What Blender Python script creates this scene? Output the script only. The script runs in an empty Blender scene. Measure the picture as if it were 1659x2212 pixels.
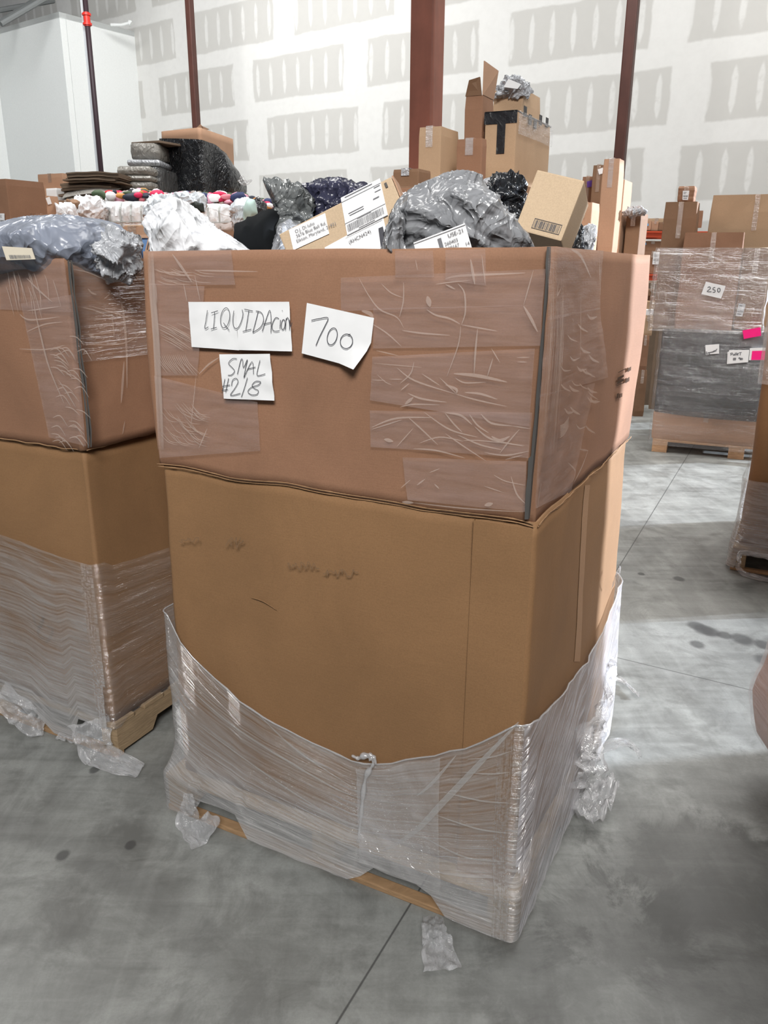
import bpy, bmesh, math, random
from mathutils import Vector, Matrix, noise as mn
random.seed(7)
S = bpy.context.scene
C = S.collection
V = Vector
# ------------------------------------------------------------------ camera
H = 1.70
F = 1740.0
PITCH = math.radians(17.7)
ROLL = math.radians(0.33)
fw = V((0, math.cos(PITCH), -math.sin(PITCH)))
u0 = V((0, math.sin(PITCH), math.cos(PITCH)))
r0 = V((1, 0, 0))
rr = math.cos(ROLL) * r0 + math.sin(ROLL) * u0
uu = math.cos(ROLL) * u0 - math.sin(ROLL) * r0
cd = bpy.data.cameras.new('camera')
cd.sensor_fit = 'HORIZONTAL'; cd.sensor_width = 36; cd.lens = 36 * F / 1659
cd.clip_start = 0.05; cd.clip_end = 200
cam = bpy.data.objects.new('camera', cd); C.objects.link(cam)
cam.matrix_world = Matrix(((rr.x, uu.x, -fw.x, 0), (rr.y, uu.y, -fw.y, 0), (rr.z, uu.z, -fw.z, H), (0, 0, 0, 1)))
S.camera = cam
EYE = V((0, 0, H))
# ------------------------------------------------------------------ light
w = bpy.data.worlds.new('world'); S.world = w; w.use_nodes = True
w.node_tree.nodes['Background'].inputs[0].default_value = (0.80, 0.88, 1.0, 1)
w.node_tree.nodes['Background'].inputs[1].default_value = 0.16
def area(name, loc, target, sx, sy, power, col=(1, 1, 1), spread=180):
    d = bpy.data.lights.new(name, 'AREA'); d.shape = 'RECTANGLE'; d.size = sx; d.size_y = sy
    d.energy = power; d.color = col; d.spread = math.radians(spread)
    o = bpy.data.objects.new(name, d); C.objects.link(o); o.location = loc
    o.rotation_euler = (V(target) - V(loc)).to_track_quat('-Z', 'Y').to_euler()
    return o
area('unseen_high_bay', (0.2, -4.8, 6.4), (0.0, 3.0, 1.9), 3.0, 1.6, 112, (1.0, 0.985, 0.96), 56)  # key out of view, beam narrowed so the near floor stays dim
area('unseen_high_bay', (-4.0, 6.2, 8.0), (-3.4, 5.6, 0), 5, 3, 340, (1.0, 0.985, 0.96), 110)  # pair of unseen fills added to lift the floor beside the bins
area('unseen_high_bay', (4.0, 6.2, 8.0), (2.8, 5.2, 0), 5, 3, 230, (1.0, 0.985, 0.96), 110)
area('unseen_high_bay', (-5.2, 13.6, 8.8), (-7.0, 22.0, 3.5), 6, 1.5, 800, (1.0, 0.995, 0.99))  # pair added out of view to brighten the office and back wall
area('unseen_high_bay', (2.0, 8.6, 8.9), (3.0, 16.0, 2.5), 8, 1.5, 780, (1.0, 0.99, 0.97))
sd = bpy.data.lights.new('daylight_from_dock_door', 'SUN'); sd.energy = 12; sd.angle = math.radians(0.55); sd.color = (0.80, 0.88, 1.0)
so = bpy.data.objects.new('daylight_from_dock_door', sd); C.objects.link(so)
so.location = (14, 4, 7)
so.rotation_euler = V((-1.0, -0.15, -0.25)).to_track_quat('-Z', 'Y').to_euler()
S.view_settings.view_transform = 'Standard'; S.view_settings.look = 'None'
S.view_settings.gamma = 1; S.view_settings.use_curve_mapping = False
S.view_settings.exposure = 0.0

# ------------------------------------------------------------------ projection helpers
def ray(u, v):
    return (fw + rr * ((u - 829.5) / F) - uu * ((v - 1106) / F))
def at_y(u, v, y):
    d = ray(u, v); return EYE + d * (y / d.y)
def at_z(u, v, z=0.0):
    d = ray(u, v); return EYE + d * ((z - H) / d.z)
def on_plane(u, v, p, n):
    d = ray(u, v); return EYE + d * ((V(p) - EYE).dot(n) / d.dot(n))
def proj(P):
    q = V(P) - EYE; z = q.dot(fw)
    return 829.5 + F * q.dot(rr) / z, 1106 - F * q.dot(uu) / z
DL = V((-0.8775, 0.4796, 0)); DL.normalize()      # along the front faces, to the left
DR = V((0.4796, 0.8775, 0)); DR.normalize()       # along the side faces, away
NF = -DR; NS = -DL; UP = V((0, 0, 1))
def solve(fn, target, lo, hi):
    a = fn(lo) - target
    for _ in range(50):
        m = (lo + hi) / 2; b = fn(m) - target
        if (a < 0) == (b < 0): lo, a = m, b
        else: hi = m
    return (lo + hi) / 2

# ------------------------------------------------------------------ object helpers
def tag(o, label=None, cat=None, group=None, kind=None):
    if label: o['label'] = label
    if cat: o['category'] = cat
    if group: o['group'] = group
    if kind: o['kind'] = kind
    return o
def thing(name, loc, label, cat, group=None):
    o = bpy.data.objects.new(name, None); C.objects.link(o); o.location = loc
    o.empty_display_size = 0.1
    return tag(o, label, cat, group)
class MB:
    def __init__(s): s.v = []; s.f = []; s.uv = []; s.m = []
    def add(s, verts, faces, uvs=None, mi=0):
        b = len(s.v); s.v += [V(p) for p in verts]
        for k, f in enumerate(faces):
            s.f.append([b + i for i in f]); s.m.append(mi)
            s.uv.append([uvs[i] for i in f] if uvs else [(0, 0)] * len(f))
        return s
    def grid(s, fn, nu, nv, mi=0, wrap=False):
        vs = []; uvs = []
        for j in range(nv + 1):
            for i in range(nu + 1):
                p, t = fn(i / nu, j / nv); vs.append(p); uvs.append(t)
        fs = []
        for j in range(nv):
            for i in range(nu):
                a = j * (nu + 1) + i; fs.append((a, a + 1, a + nu + 2, a + nu + 1))
        return s.add(vs, fs, uvs, mi)
    def box(s, o, a, b, c, mi=0):
        o = V(o); a = V(a); b = V(b); c = V(c)
        vs = [o, o + a, o + a + b, o + b, o + c, o + a + c, o + a + b + c, o + b + c]
        fs = [(0, 3, 2, 1), (4, 5, 6, 7), (0, 1, 5, 4), (1, 2, 6, 5), (2, 3, 7, 6), (3, 0, 4, 7)]
        if a.cross(b).dot(c) < 0: fs = [f[::-1] for f in fs]
        la, lb, lc = a.length, b.length, c.length
        vv = []; ff = []; ut = []
        dims = [(la, lb), (la, lb), (la, lc), (lb, lc), (la, lc), (lb, lc)]
        for k, f in enumerate(fs):
            n = len(vv); vv += [vs[i] for i in f]; ff.append((n, n + 1, n + 2, n + 3))
            p, q = dims[k]; e = (vs[f[1]] - vs[f[0]]).length
            e2 = (vs[f[2]] - vs[f[1]]).length; ut += [(0, 0), (e, 0), (e, e2), (0, e2)]
        return s.add(vv, ff, ut, mi)
    def ribbon(s, pts, wd, n, mi=0, taper=True):
        pts = [V(p) for p in pts]; L = len(pts); vs = []
        for i, p in enumerate(pts):
            t = (pts[min(i + 1, L - 1)] - pts[max(i - 1, 0)])
            if t.length < 1e-9: t = V((1, 0, 0))
            sd_ = t.normalized().cross(n).normalized()
            k = 1.0
            if taper: k = 0.15 + 0.85 * math.sin(math.pi * (i + 0.15) / (L - 0.7)) if L > 2 else 1
            vs += [p + sd_ * wd * k / 2, p - sd_ * wd * k / 2]
        fs = [(2 * i, 2 * i + 1, 2 * i + 3, 2 * i + 2) for i in range(L - 1)]
        return s.add(vs, fs, None, mi)
    def tube(s, pts, rad, k=6, mi=0, rf=None):
        pts = [V(p) for p in pts]; L = len(pts); vs = []; up = V((0.13, 0.21, 0.97))
        for i, p in enumerate(pts):
            t = (pts[min(i + 1, L - 1)] - pts[max(i - 1, 0)]).normalized()
            a = t.cross(up)
            if a.length < 1e-3: a = t.cross(V((1, 0, 0)))
            a.normalize(); b = t.cross(a)
            R = rad * (rf(i / (L - 1)) if rf else 1)
            for j in range(k):
                th = 2 * math.pi * j / k; vs.append(p + (a * math.cos(th) + b * math.sin(th)) * R)
        fs = []
        for i in range(L - 1):
            for j in range(k):
                j2 = (j + 1) % k; fs.append((i * k + j, i * k + j2, (i + 1) * k + j2, (i + 1) * k + j))
        fs.append(tuple(range(k))[::-1]); fs.append(tuple((L - 1) * k + j for j in range(k)))
        return s.add(vs, fs, None, mi)
    def build(s, name, mats, parent=None, smooth=False, bevel=0, weld=False):
        me = bpy.data.meshes.new(name)
        off = V(parent['org']) if parent is not None and 'org' in parent else V((0, 0, 0))
        me.from_pydata([tuple(p - off) for p in s.v], [], s.f)
        ul = me.uv_layers.new(name='UVMap'); k = 0
        for fi, uvs in enumerate(s.uv):
            for t in uvs:
                ul.data[k].uv = t; k += 1
        if not isinstance(mats, (list, tuple)): mats = [mats]
        for m in mats: me.materials.append(m)
        for i, p in enumerate(me.polygons):
            p.material_index = s.m[i]; p.use_smooth = smooth
        if weld or bevel:
            bm = bmesh.new(); bm.from_mesh(me); bmesh.ops.remove_doubles(bm, verts=bm.verts, dist=1e-5)
            if bevel:
                bmesh.ops.bevel(bm, geom=[e for e in bm.edges if e.is_manifold and e.calc_face_angle(0) > 0.5], offset=bevel, segments=2, affect='EDGES', profile=0.6)
            bm.to_mesh(me); bm.free()
        me.update()
        o = bpy.data.objects.new(name, me); C.objects.link(o)
        if parent is not None:
            o.parent = parent
            if 'org' in parent: o['org'] = parent['org']
        return o
def root(name, loc, label, cat, group=None):
    o = thing(name, loc, label, cat, group); o['org'] = tuple(loc); return o
def structure(o, label=None):
    o['kind'] = 'structure'
    if label: o['label'] = label
    return o
def centre_origin(o):
    """put a top-level mesh's origin at its base"""
    me = o.data; xs = [v.co for v in me.vertices]
    c = V((sum(p.x for p in xs) / len(xs), sum(p.y for p in xs) / len(xs), min(p.z for p in xs)))
    me.transform(Matrix.Translation(-c)); o.location = c
    return o

# ------------------------------------------------------------------ materials
def new_mat(name):
    m = bpy.data.materials.new(name); m.use_nodes = True
    nt = m.node_tree; nt.nodes.clear()
    out = nt.nodes.new('ShaderNodeOutputMaterial')
    return m, nt, out
def N(nt, t, **kw):
    n = nt.nodes.new('ShaderNode' + t)
    for k, v in kw.items(): setattr(n, k, v)
    return n
def val(nt, sock, x):
    if hasattr(x, 'default_value') or isinstance(x, bpy.types.NodeSocket): nt.links.new(x, sock)
    else: sock.default_value = x
def M(nt, op, a, b=0.0, c=0.0, clamp=False):
    n = N(nt, 'Math', operation=op); n.use_clamp = clamp
    val(nt, n.inputs[0], a); val(nt, n.inputs[1], b); val(nt, n.inputs[2], c)
    return n.outputs[0]
def noi(nt, vec, scale, detail=3, rough=0.5, dist=0.0):
    n = N(nt, 'TexNoise'); n.inputs['Scale'].default_value = scale; n.inputs['Detail'].default_value = detail
    n.inputs['Roughness'].default_value = rough; n.inputs['Distortion'].default_value = dist
    if vec is not None: nt.links.new(vec, n.inputs['Vector'])
    return n.outputs['Fac']
def mapp(nt, vec, scale=(1, 1, 1), rot=(0, 0, 0), loc=(0, 0, 0)):
    n = N(nt, 'Mapping'); n.inputs['Scale'].default_value = scale; n.inputs['Rotation'].default_value = rot; n.inputs['Location'].default_value = loc
    nt.links.new(vec, n.inputs['Vector']); return n.outputs[0]
def mixc(nt, fac, a, b, blend='MIX'):
    n = N(nt, 'MixRGB', blend_type=blend); val(nt, n.inputs[0], fac)
    for i, x in ((1, a), (2, b)):
        if isinstance(x, bpy.types.NodeSocket): nt.links.new(x, n.inputs[i])
        else: n.inputs[i].default_value = tuple(x) + (1,) if len(x) == 3 else x
    return n.outputs[0]
def mrange(nt, x, a, b, c=0.0, d=1.0):
    n = N(nt, 'MapRange'); nt.links.new(x, n.inputs[0])
    for i, q in enumerate((a, b, c, d)): n.inputs[i + 1].default_value = q
    return n.outputs[0]
def srgb(r, g, b):
    f = lambda c: (c / 255 / 12.92) if c / 255 <= 0.04045 else ((c / 255 + 0.055) / 1.055) ** 2.4
    return (f(r), f(g), f(b))
def principled(nt, out, col, rough=0.6, spec=0.4, bump=None, bs=0.2, bd=0.01, metal=0, **kw):
    p = N(nt, 'BsdfPrincipled')
    if isinstance(col, bpy.types.NodeSocket): nt.links.new(col, p.inputs['Base Color'])
    else: p.inputs['Base Color'].default_value = tuple(col) + (1,)
    val(nt, p.inputs['Roughness'], rough); p.inputs['Specular IOR Level'].default_value = spec
    p.inputs['Metallic'].default_value = metal
    if bump is not None:
        b = N(nt, 'Bump'); b.inputs['Strength'].default_value = bs; b.inputs['Distance'].default_value = bd
        nt.links.new(bump, b.inputs['Height']); nt.links.new(b.outputs[0], p.inputs['Normal'])
    if out is not None: nt.links.new(p.outputs[0], out.inputs[0])
    return p
def tc(nt, which='Object'): return N(nt, 'TexCoord').outputs[which]

def card(name, col, var=0.12, rough=0.72):
    m, nt, out = new_mat(name); o = tc(nt)
    big = noi(nt, o, 2.3, 4, 0.6, 0.6); fine = noi(nt, o, 260, 2, 0.6); fib = noi(nt, mapp(nt, o, (1, 1, 14)), 22, 3, 0.6)
    d = tuple(c * (1 - var * 1.6) for c in col); l = tuple(min(1, c * (1 + var)) for c in col)
    c1 = mixc(nt, mrange(nt, big, 0.3, 0.72), d, l)
    c2 = mixc(nt, mrange(nt, fine, 0.35, 0.75, 0.0, 0.35), c1, tuple(c * 0.62 for c in col))
    c3 = mixc(nt, mrange(nt, fib, 0.45, 0.8, 0.0, 0.07), c2, tuple(c * 1.2 for c in col))
    smu = noi(nt, o, 5.5, 5, 0.75, 1.2)
    c4 = mixc(nt, mrange(nt, smu, 0.66, 0.78, 0.0, 0.35), c3, tuple(c * 0.45 for c in col))
    h = M(nt, 'ADD', M(nt, 'MULTIPLY', fine, 0.2), M(nt, 'ADD', M(nt, 'MULTIPLY', big, 3.0), M(nt, 'MULTIPLY', fib, .3)))
    principled(nt, out, c4, rough, 0.25, h, 0.25, 0.004)
    return m
def plastic(name, col, rough=0.28, bs=0.6, scale=16, col2=None, spec=0.5):
    """thin poly sheet: faceted crinkles with sharp folds"""
    m, nt, out = new_mat(name); o = tc(nt)
    nz = N(nt, 'TexNoise'); nz.inputs['Scale'].default_value = scale * 0.35; nz.inputs['Detail'].default_value = 2; nt.links.new(o, nz.inputs['Vector'])
    sc = N(nt, 'VectorMath', operation='SCALE'); nt.links.new(nz.outputs['Color'], sc.inputs[0]); sc.inputs['Scale'].default_value = 2.6 / scale
    dv = N(nt, 'VectorMath', operation='ADD'); nt.links.new(o, dv.inputs[0]); nt.links.new(sc.outputs[0], dv.inputs[1])
    w = dv.outputs[0]
    hs = []
    for k_, (sx, sy, sz, rx, rz, amt) in enumerate(((1.0, 1.0, .30, .5, .2, 1.0), (.30, .6, 1.2, -.4, .9, .8), (1.5, 1.2, .6, .2, -.7, .55), (3.6, 3.2, 1.6, .9, .3, .3))):
        n_ = noi(nt, mapp(nt, mapp(nt, w, (1, 1, 1), (rx, rz, rx * .5), (k_ * 3.1, k_, 0)), (sx, sy, sz)), scale * .55, 1.5, .45, .3)
        rg = M(nt, 'SUBTRACT', 1.0, M(nt, 'MULTIPLY', M(nt, 'ABSOLUTE', M(nt, 'SUBTRACT', n_, 0.5)), 7.0), clamp=True)
        hs.append(M(nt, 'MULTIPLY', M(nt, 'POWER', rg, 1.6), amt))
    n2 = noi(nt, o, scale * .5, 4, 0.6, 1.0)
    h = M(nt, 'ADD', M(nt, 'ADD', hs[0], hs[1]), M(nt, 'ADD', M(nt, 'ADD', hs[2], hs[3]), M(nt, 'MULTIPLY', n2, 1.6)))
    c = mixc(nt, mrange(nt, n2, 0.35, 0.7), col, col2 if col2 else tuple(min(1, x * 1.2 + 0.01) for x in col))
    principled(nt, out, c, rough, spec, h, bs, 0.16 / scale)
    return m
def film(name, col=(0.72, 0.70, 0.70), lo=0.12, hi=0.62, rough=0.24, sx=2.5, sy=55, bs=0.35, coord='UV', streak=0.5, rot=0.0, grad=0.0, gl_=0.10):
    """clear stretch film: mostly see-through, streaked white where it bunches"""
    m, nt, out = new_mat(name); o0_ = tc(nt, coord)
    o = mapp(nt, o0_, (1, 1, 1), (0, 0, rot)) if rot else o0_
    a = noi(nt, mapp(nt, o, (sx, sy, 1)), 1.0, 5, 0.6, 0.08)
    b = noi(nt, mapp(nt, mapp(nt, o, (1, 1, 1), (0, 0, 0.22)), (sx * 1.4, sy * 0.35, 1)), 1.0, 4, 0.6, 0.5)
    g = noi(nt, mapp(nt, o, (3.0, 3.0, 1)), 1.0, 4, 0.6)
    fac = M(nt, 'ADD', M(nt, 'MULTIPLY', a, streak), M(nt, 'ADD', M(nt, 'MULTIPLY', b, 0.3), M(nt, 'MULTIPLY', g, 0.35)))
    al = mrange(nt, fac, 0.42, 0.82, lo, hi)
    if grad:
        sp = N(nt, 'SeparateXYZ'); nt.links.new(o0_, sp.inputs[0])
        al = M(nt, 'ADD', al, mrange(nt, sp.outputs[1], 0.0, 0.5, grad, -grad * .55), clamp=True)
    sm = 'MixShader'
    p = principled(nt, None, col, rough, 0.55, M(nt, 'ADD', a, b), bs, 0.01)
    t = N(nt, 'BsdfTransparent'); mx = N(nt, sm)
    nt.links.new(al, mx.inputs[0]); nt.links.new(t.outputs[0], mx.inputs[1]); nt.links.new(p.outputs[0], mx.inputs[2])
    gl = N(nt, 'BsdfGlossy'); gl.inputs['Roughness'].default_value = 0.12; gl.inputs['Color'].default_value = (1, 1, 1, 1)
    bn = N(nt, 'Bump'); bn.inputs['Strength'].default_value = min(1, bs * 2.2); bn.inputs['Distance'].default_value = 0.02
    nt.links.new(M(nt, 'ADD', a, b), bn.inputs['Height']); nt.links.new(bn.outputs[0], gl.inputs['Normal'])
    mx2 = N(nt, sm); mx2.inputs[0].default_value = gl_
    nt.links.new(mx.outputs[0], mx2.inputs[1]); nt.links.new(gl.outputs[0], mx2.inputs[2])
    nt.links.new(mx2.outputs[0], out.inputs[0])
    return m
def flat(name, col, rough=0.7, spec=0.3):
    m, nt, out = new_mat(name); o = tc(nt)
    n = noi(nt, o, 30, 3)
    principled(nt, out, mixc(nt, mrange(nt, n, 0.3, 0.7, 0, 0.25), col, tuple(c * 0.85 for c in col)), rough, spec, n, 0.05, 0.002)
    return m
def wood(name, col):
    m, nt, out = new_mat(name); o = tc(nt)
    g = noi(nt, mapp(nt, o, (6, 6, 60), (0, 0, 0.5)), 1.5, 5, 0.6, 1.5); b = noi(nt, o, 6, 3)
    c = mixc(nt, mrange(nt, g, 0.35, 0.7), tuple(x * 0.62 for x in col), col)
    c = mixc(nt, mrange(nt, b, 0.5, 0.75, 0, 0.5), c, tuple(x * 0.5 for x in col))
    principled(nt, out, c, 0.75, 0.25, g, 0.4, 0.004)
    return m

m_card = card('cardboard_brown', (0.29, 0.154, 0.092))
m_card_lo = card('cardboard_tan', (0.258, 0.142, 0.067), 0.09)
m_card_dk = card('cardboard_dark', (0.23, 0.133, 0.078))
m_card_lt = card('cardboard_light', (0.47, 0.32, 0.20), 0.06)
m_card_pk = card('cardboard_pale', (0.44, 0.265, 0.17), 0.07)
m_card_gy = card('cardboard_grey_brown', (0.16, 0.115, 0.08), 0.15)
m_kraft = card('kraft_paper', (0.52, 0.39, 0.26), 0.05)
m_torn = card('torn_cardboard_edge', (0.34, 0.20, 0.105), 0.2)
m_inside = card('cardboard_inside', (0.55, 0.36, 0.2), 0.06)
m_paper = flat('paper_white', (0.80, 0.80, 0.80), 0.55)
m_ink = flat('ink_black', (0.05, 0.05, 0.06), 0.5)
m_pencil = flat('pen_grey', (0.12, 0.12, 0.13), 0.5)
m_smudge = flat('pencil_on_cardboard', (0.20, 0.12, 0.065), 0.8)
m_grey_print = flat('print_grey', (0.16, 0.16, 0.17), 0.6)
m_blk_tape = plastic('black_tape', (0.012, 0.012, 0.014), 0.35, 0.3, 30)
m_dark_gap = flat('dark_corner_gap', (0.085, 0.08, 0.075), 0.6)
m_steel = None
m_film = film('stretch_film', (0.53, 0.515, 0.505), 0.06, 0.82, 0.24, 0.9, 120, 0.3, grad=0.24)
m_film_rt = film('stretch_film_bunched', (0.68, 0.67, 0.70), 0.22, 0.95, 0.16, 1.8, 60, 0.8, rot=-0.75, grad=.12)
m_film_lt = film('stretch_film_thin', lo=0.06, hi=0.45, rough=0.2)
m_film_clr = film('stretch_film_clear', (0.6, 0.57, 0.57), 0.02, 0.26, 0.18, 2, 40, 0.8)
m_film_far = film('stretch_film_far', (0.55, 0.52, 0.52), 0.0, 0.38, 0.14, 1.5, 38, 1.0, gl_=.14)
m_film_dim = film('stretch_film_dim', (0.3, 0.3, 0.32), 0.0, 0.25, 0.14, 1.5, 38, 1.0, gl_=.06)
m_tape = film('clear_tape', (0.60, 0.43, 0.38), 0.08, 0.34, 0.2, 4, 60, 0.15)
m_box_tape = film('tan_tape', (0.50, 0.35, 0.25), 0.15, 0.4, 0.2, 4, 60, 0.3)
m_crease = film('tape_crease', (0.72, 0.58, 0.50), 0.2, 0.6, 0.2, 10, 10, 0.2)
m_crease2 = film('film_fold_white', (0.62, 0.62, 0.61), 0.15, 0.6, 0.2, 12, 12, .3)
m_scrap = film('film_scrap', (0.62, 0.62, 0.63), 0.2, 0.75, 0.2, 18, 18, 0.8)
m_wood = wood('pallet_wood', (0.42, 0.30, 0.18))
m_wood_mid = wood('edge_wood', (0.45, 0.28, 0.15))
m_wood_lt = wood('fresh_wood', (0.62, 0.38, 0.22))
m_gbag = plastic('grey_poly', (0.20, 0.205, 0.215), 0.26, 0.9, 13, None, .5)
m_bluebag = plastic('blue_grey_poly', (0.19, 0.21, 0.26), 0.3, 0.7, 7)
m_wbag = plastic('white_poly', (0.66, 0.67, 0.69), 0.35, 0.7, 9)
m_white = plastic('white_quilt', (0.68, 0.69, 0.70), 0.35, 0.5, 5)
m_blkbag = plastic('black_poly', (0.012, 0.012, 0.015), 0.22, 0.8, 12, (0.03, 0.03, 0.045))
m_navybag = plastic('dark_blue_poly', (0.018, 0.019, 0.035), 0.25, 0.8, 12, (0.05, 0.05, 0.09))
m_smoke = plastic('smoky_poly', (0.07, 0.075, 0.075), 0.2, 0.9, 16, (0.20, 0.21, 0.21))
m_blkwrap = plastic('black_wrap', (0.013, 0.014, 0.016), 0.2, 1.0, 22, (0.02, 0.021, 0.024))
m_blkfab = flat('black_fabric', (0.008, 0.009, 0.010), 0.9, 0.1)
m_clearbag = plastic('clear_bag', (0.52, 0.55, 0.58), 0.18, 0.7, 14)
m_grey_bundle = plastic('grey_wrapped_card', (0.20, 0.19, 0.17), 0.3, 0.6, 12)
m_pink = flat('pink_sticker', (0.95, 0.01, 0.22), 0.5)
m_bluest = flat('blue_sticker', (0.10, 0.35, 0.65), 0.5)
m_bluebox = flat('blue_print_card', (0.10, 0.19, 0.36), 0.6)
m_purple = flat('purple_sticker', (0.14, 0.06, 0.35), 0.5)
m_orange = flat('rack_orange_paint', (0.55, 0.075, 0.03), 0.45)
m_silver = plastic('silver_film', (0.36, 0.37, 0.39), 0.2, 1.0, 20)

# ------------------------------------------------------------------ floor
def floor_mat():
    m, nt, out = new_mat('polished_concrete'); o = tc(nt)
    big = noi(nt, o, 0.9, 5, 0.6, 1.0); mid = noi(nt, o, 4.5, 6, 0.68, 0.7); fine = noi(nt, o, 120, 3, 0.7)
    stre = noi(nt, mapp(nt, o, (1.2, 9, 1), (0, 0, 0.5)), 1.6, 5, 0.6, 0.8)
    stre2 = noi(nt, mapp(nt, o, (9, 1.0, 1), (0, 0, 0.9)), 1.2, 4, 0.6, 1.2)
    f = M(nt, 'ADD', M(nt, 'MULTIPLY', big, 0.35), M(nt, 'ADD', M(nt, 'MULTIPLY', mid, 0.35), M(nt, 'ADD', M(nt, 'MULTIPLY', stre, 0.2), M(nt, 'MULTIPLY', stre2, 0.15))))
    c = mixc(nt, mrange(nt, f, 0.42, 0.62), (0.125, 0.128, 0.12), (0.325, 0.335, 0.318))
    blot = noi(nt, o, 2.2, 7, 0.72, 1.6)
    c = mixc(nt, mrange(nt, blot, 0.52, 0.62, 0, 0.42), c, (0.11, 0.112, 0.105))
    c = mixc(nt, mrange(nt, noi(nt, o, 9, 5, .7, .8), 0.52, 0.7, 0, 0.28), c, (0.36, 0.37, 0.35))
    c = mixc(nt, mrange(nt, fine, 0.3, 0.75, 0, 0.3), c, (0.13, 0.13, 0.125))
    sep = N(nt, 'SeparateXYZ'); nt.links.new(o, sep.inputs[0]); X, Y = sep.outputs[0], sep.outputs[1]
    # tyre scuffs: arcs swept by a pallet jack
    for (cx, cy, R, wd, s) in ((-1.6, 0.6, 1.55, 0.05, 0.28), (2.9, 3.6, 1.35, 0.05, 0.25), (3.1, 3.4, 1.9, 0.06, 0.2), (0.1, -0.4, 1.75, 0.05, 0.22), (1.9, 1.2, 0.75, 0.05, .2)):
        dx = M(nt, 'SUBTRACT', X, cx); dy = M(nt, 'SUBTRACT', Y, cy)
        r = M(nt, 'SQRT', M(nt, 'ADD', M(nt, 'MULTIPLY', dx, dx), M(nt, 'MULTIPLY', dy, dy)))
        k = mrange(nt, M(nt, 'ABSOLUTE', M(nt, 'SUBTRACT', r, R)), wd * 0.8, wd * 1.4, 1, 0)
        c = mixc(nt, M(nt, 'MULTIPLY', M(nt, 'MULTIPLY', k, mrange(nt, mid, 0.35, 0.6)), s), c, (0.08, 0.08, 0.08))
    # dark patches with noise-broken outlines
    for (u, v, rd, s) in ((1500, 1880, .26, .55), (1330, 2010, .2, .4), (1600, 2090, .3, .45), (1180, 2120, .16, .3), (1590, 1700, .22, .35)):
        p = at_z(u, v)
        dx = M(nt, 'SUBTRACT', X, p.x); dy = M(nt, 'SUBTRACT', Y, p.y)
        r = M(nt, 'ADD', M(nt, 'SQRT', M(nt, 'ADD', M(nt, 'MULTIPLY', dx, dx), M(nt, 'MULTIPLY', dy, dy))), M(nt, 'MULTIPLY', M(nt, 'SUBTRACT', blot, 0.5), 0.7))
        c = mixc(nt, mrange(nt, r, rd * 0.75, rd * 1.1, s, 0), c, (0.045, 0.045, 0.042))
    # dark drips
    for (u, v, rd) in ((1505, 1352, .045), (1520, 1360, .05), (1534, 1364, .045), (1565, 1372, .036), (1603, 1381, .05), (1506, 1392, .035), (1650, 1393, .04), (1655, 1427, .05), (135, 1848, .02), (205, 1662, .018), (282, 1825, .012), (1466, 1250, .03), (1385, 1240, .02)):
        p = at_z(u, v)
        dx = M(nt, 'SUBTRACT', X, p.x); dy = M(nt, 'MULTIPLY', M(nt, 'SUBTRACT', Y, p.y), 0.8)
        r = M(nt, 'ADD', M(nt, 'SQRT', M(nt, 'ADD', M(nt, 'MULTIPLY', dx, dx), M(nt, 'MULTIPLY', dy, dy))), M(nt, 'MULTIPLY', M(nt, 'SUBTRACT', mid, 0.5), 0.03))
        c = mixc(nt, mrange(nt, r, rd * 0.7, rd * 1.15, 0.75, 0), c, (0.045, 0.045, 0.045))
    # saw-cut joints
    hj = None
    for (a, b) in (((740, 2190), (1420, 1090)), ((1310, 1415), (1640, 1495))):
        A = at_z(*a); B = at_z(*b); d = (B - A).normalized(); n = V((d.y, -d.x, 0))
        dist = M(nt, 'ABSOLUTE', M(nt, 'ADD', M(nt, 'ADD', M(nt, 'MULTIPLY', X, n.x), M(nt, 'MULTIPLY', Y, n.y)), -A.dot(n)))
        k = mrange(nt, M(nt, 'ADD', dist, M(nt, 'MULTIPLY', mid, 0.002)), 0.0025, 0.005, 0.8, 0)
        c = mixc(nt, k, c, (0.035, 0.035, 0.035))
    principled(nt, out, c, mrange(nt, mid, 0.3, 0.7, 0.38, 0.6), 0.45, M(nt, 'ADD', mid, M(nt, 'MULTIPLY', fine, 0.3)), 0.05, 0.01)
    return m
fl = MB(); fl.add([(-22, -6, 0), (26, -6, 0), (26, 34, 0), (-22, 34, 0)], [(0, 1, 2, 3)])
structure(fl.build('floor', floor_mat()), 'grey sealed concrete warehouse floor with scuffs and saw-cut joints')

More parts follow.
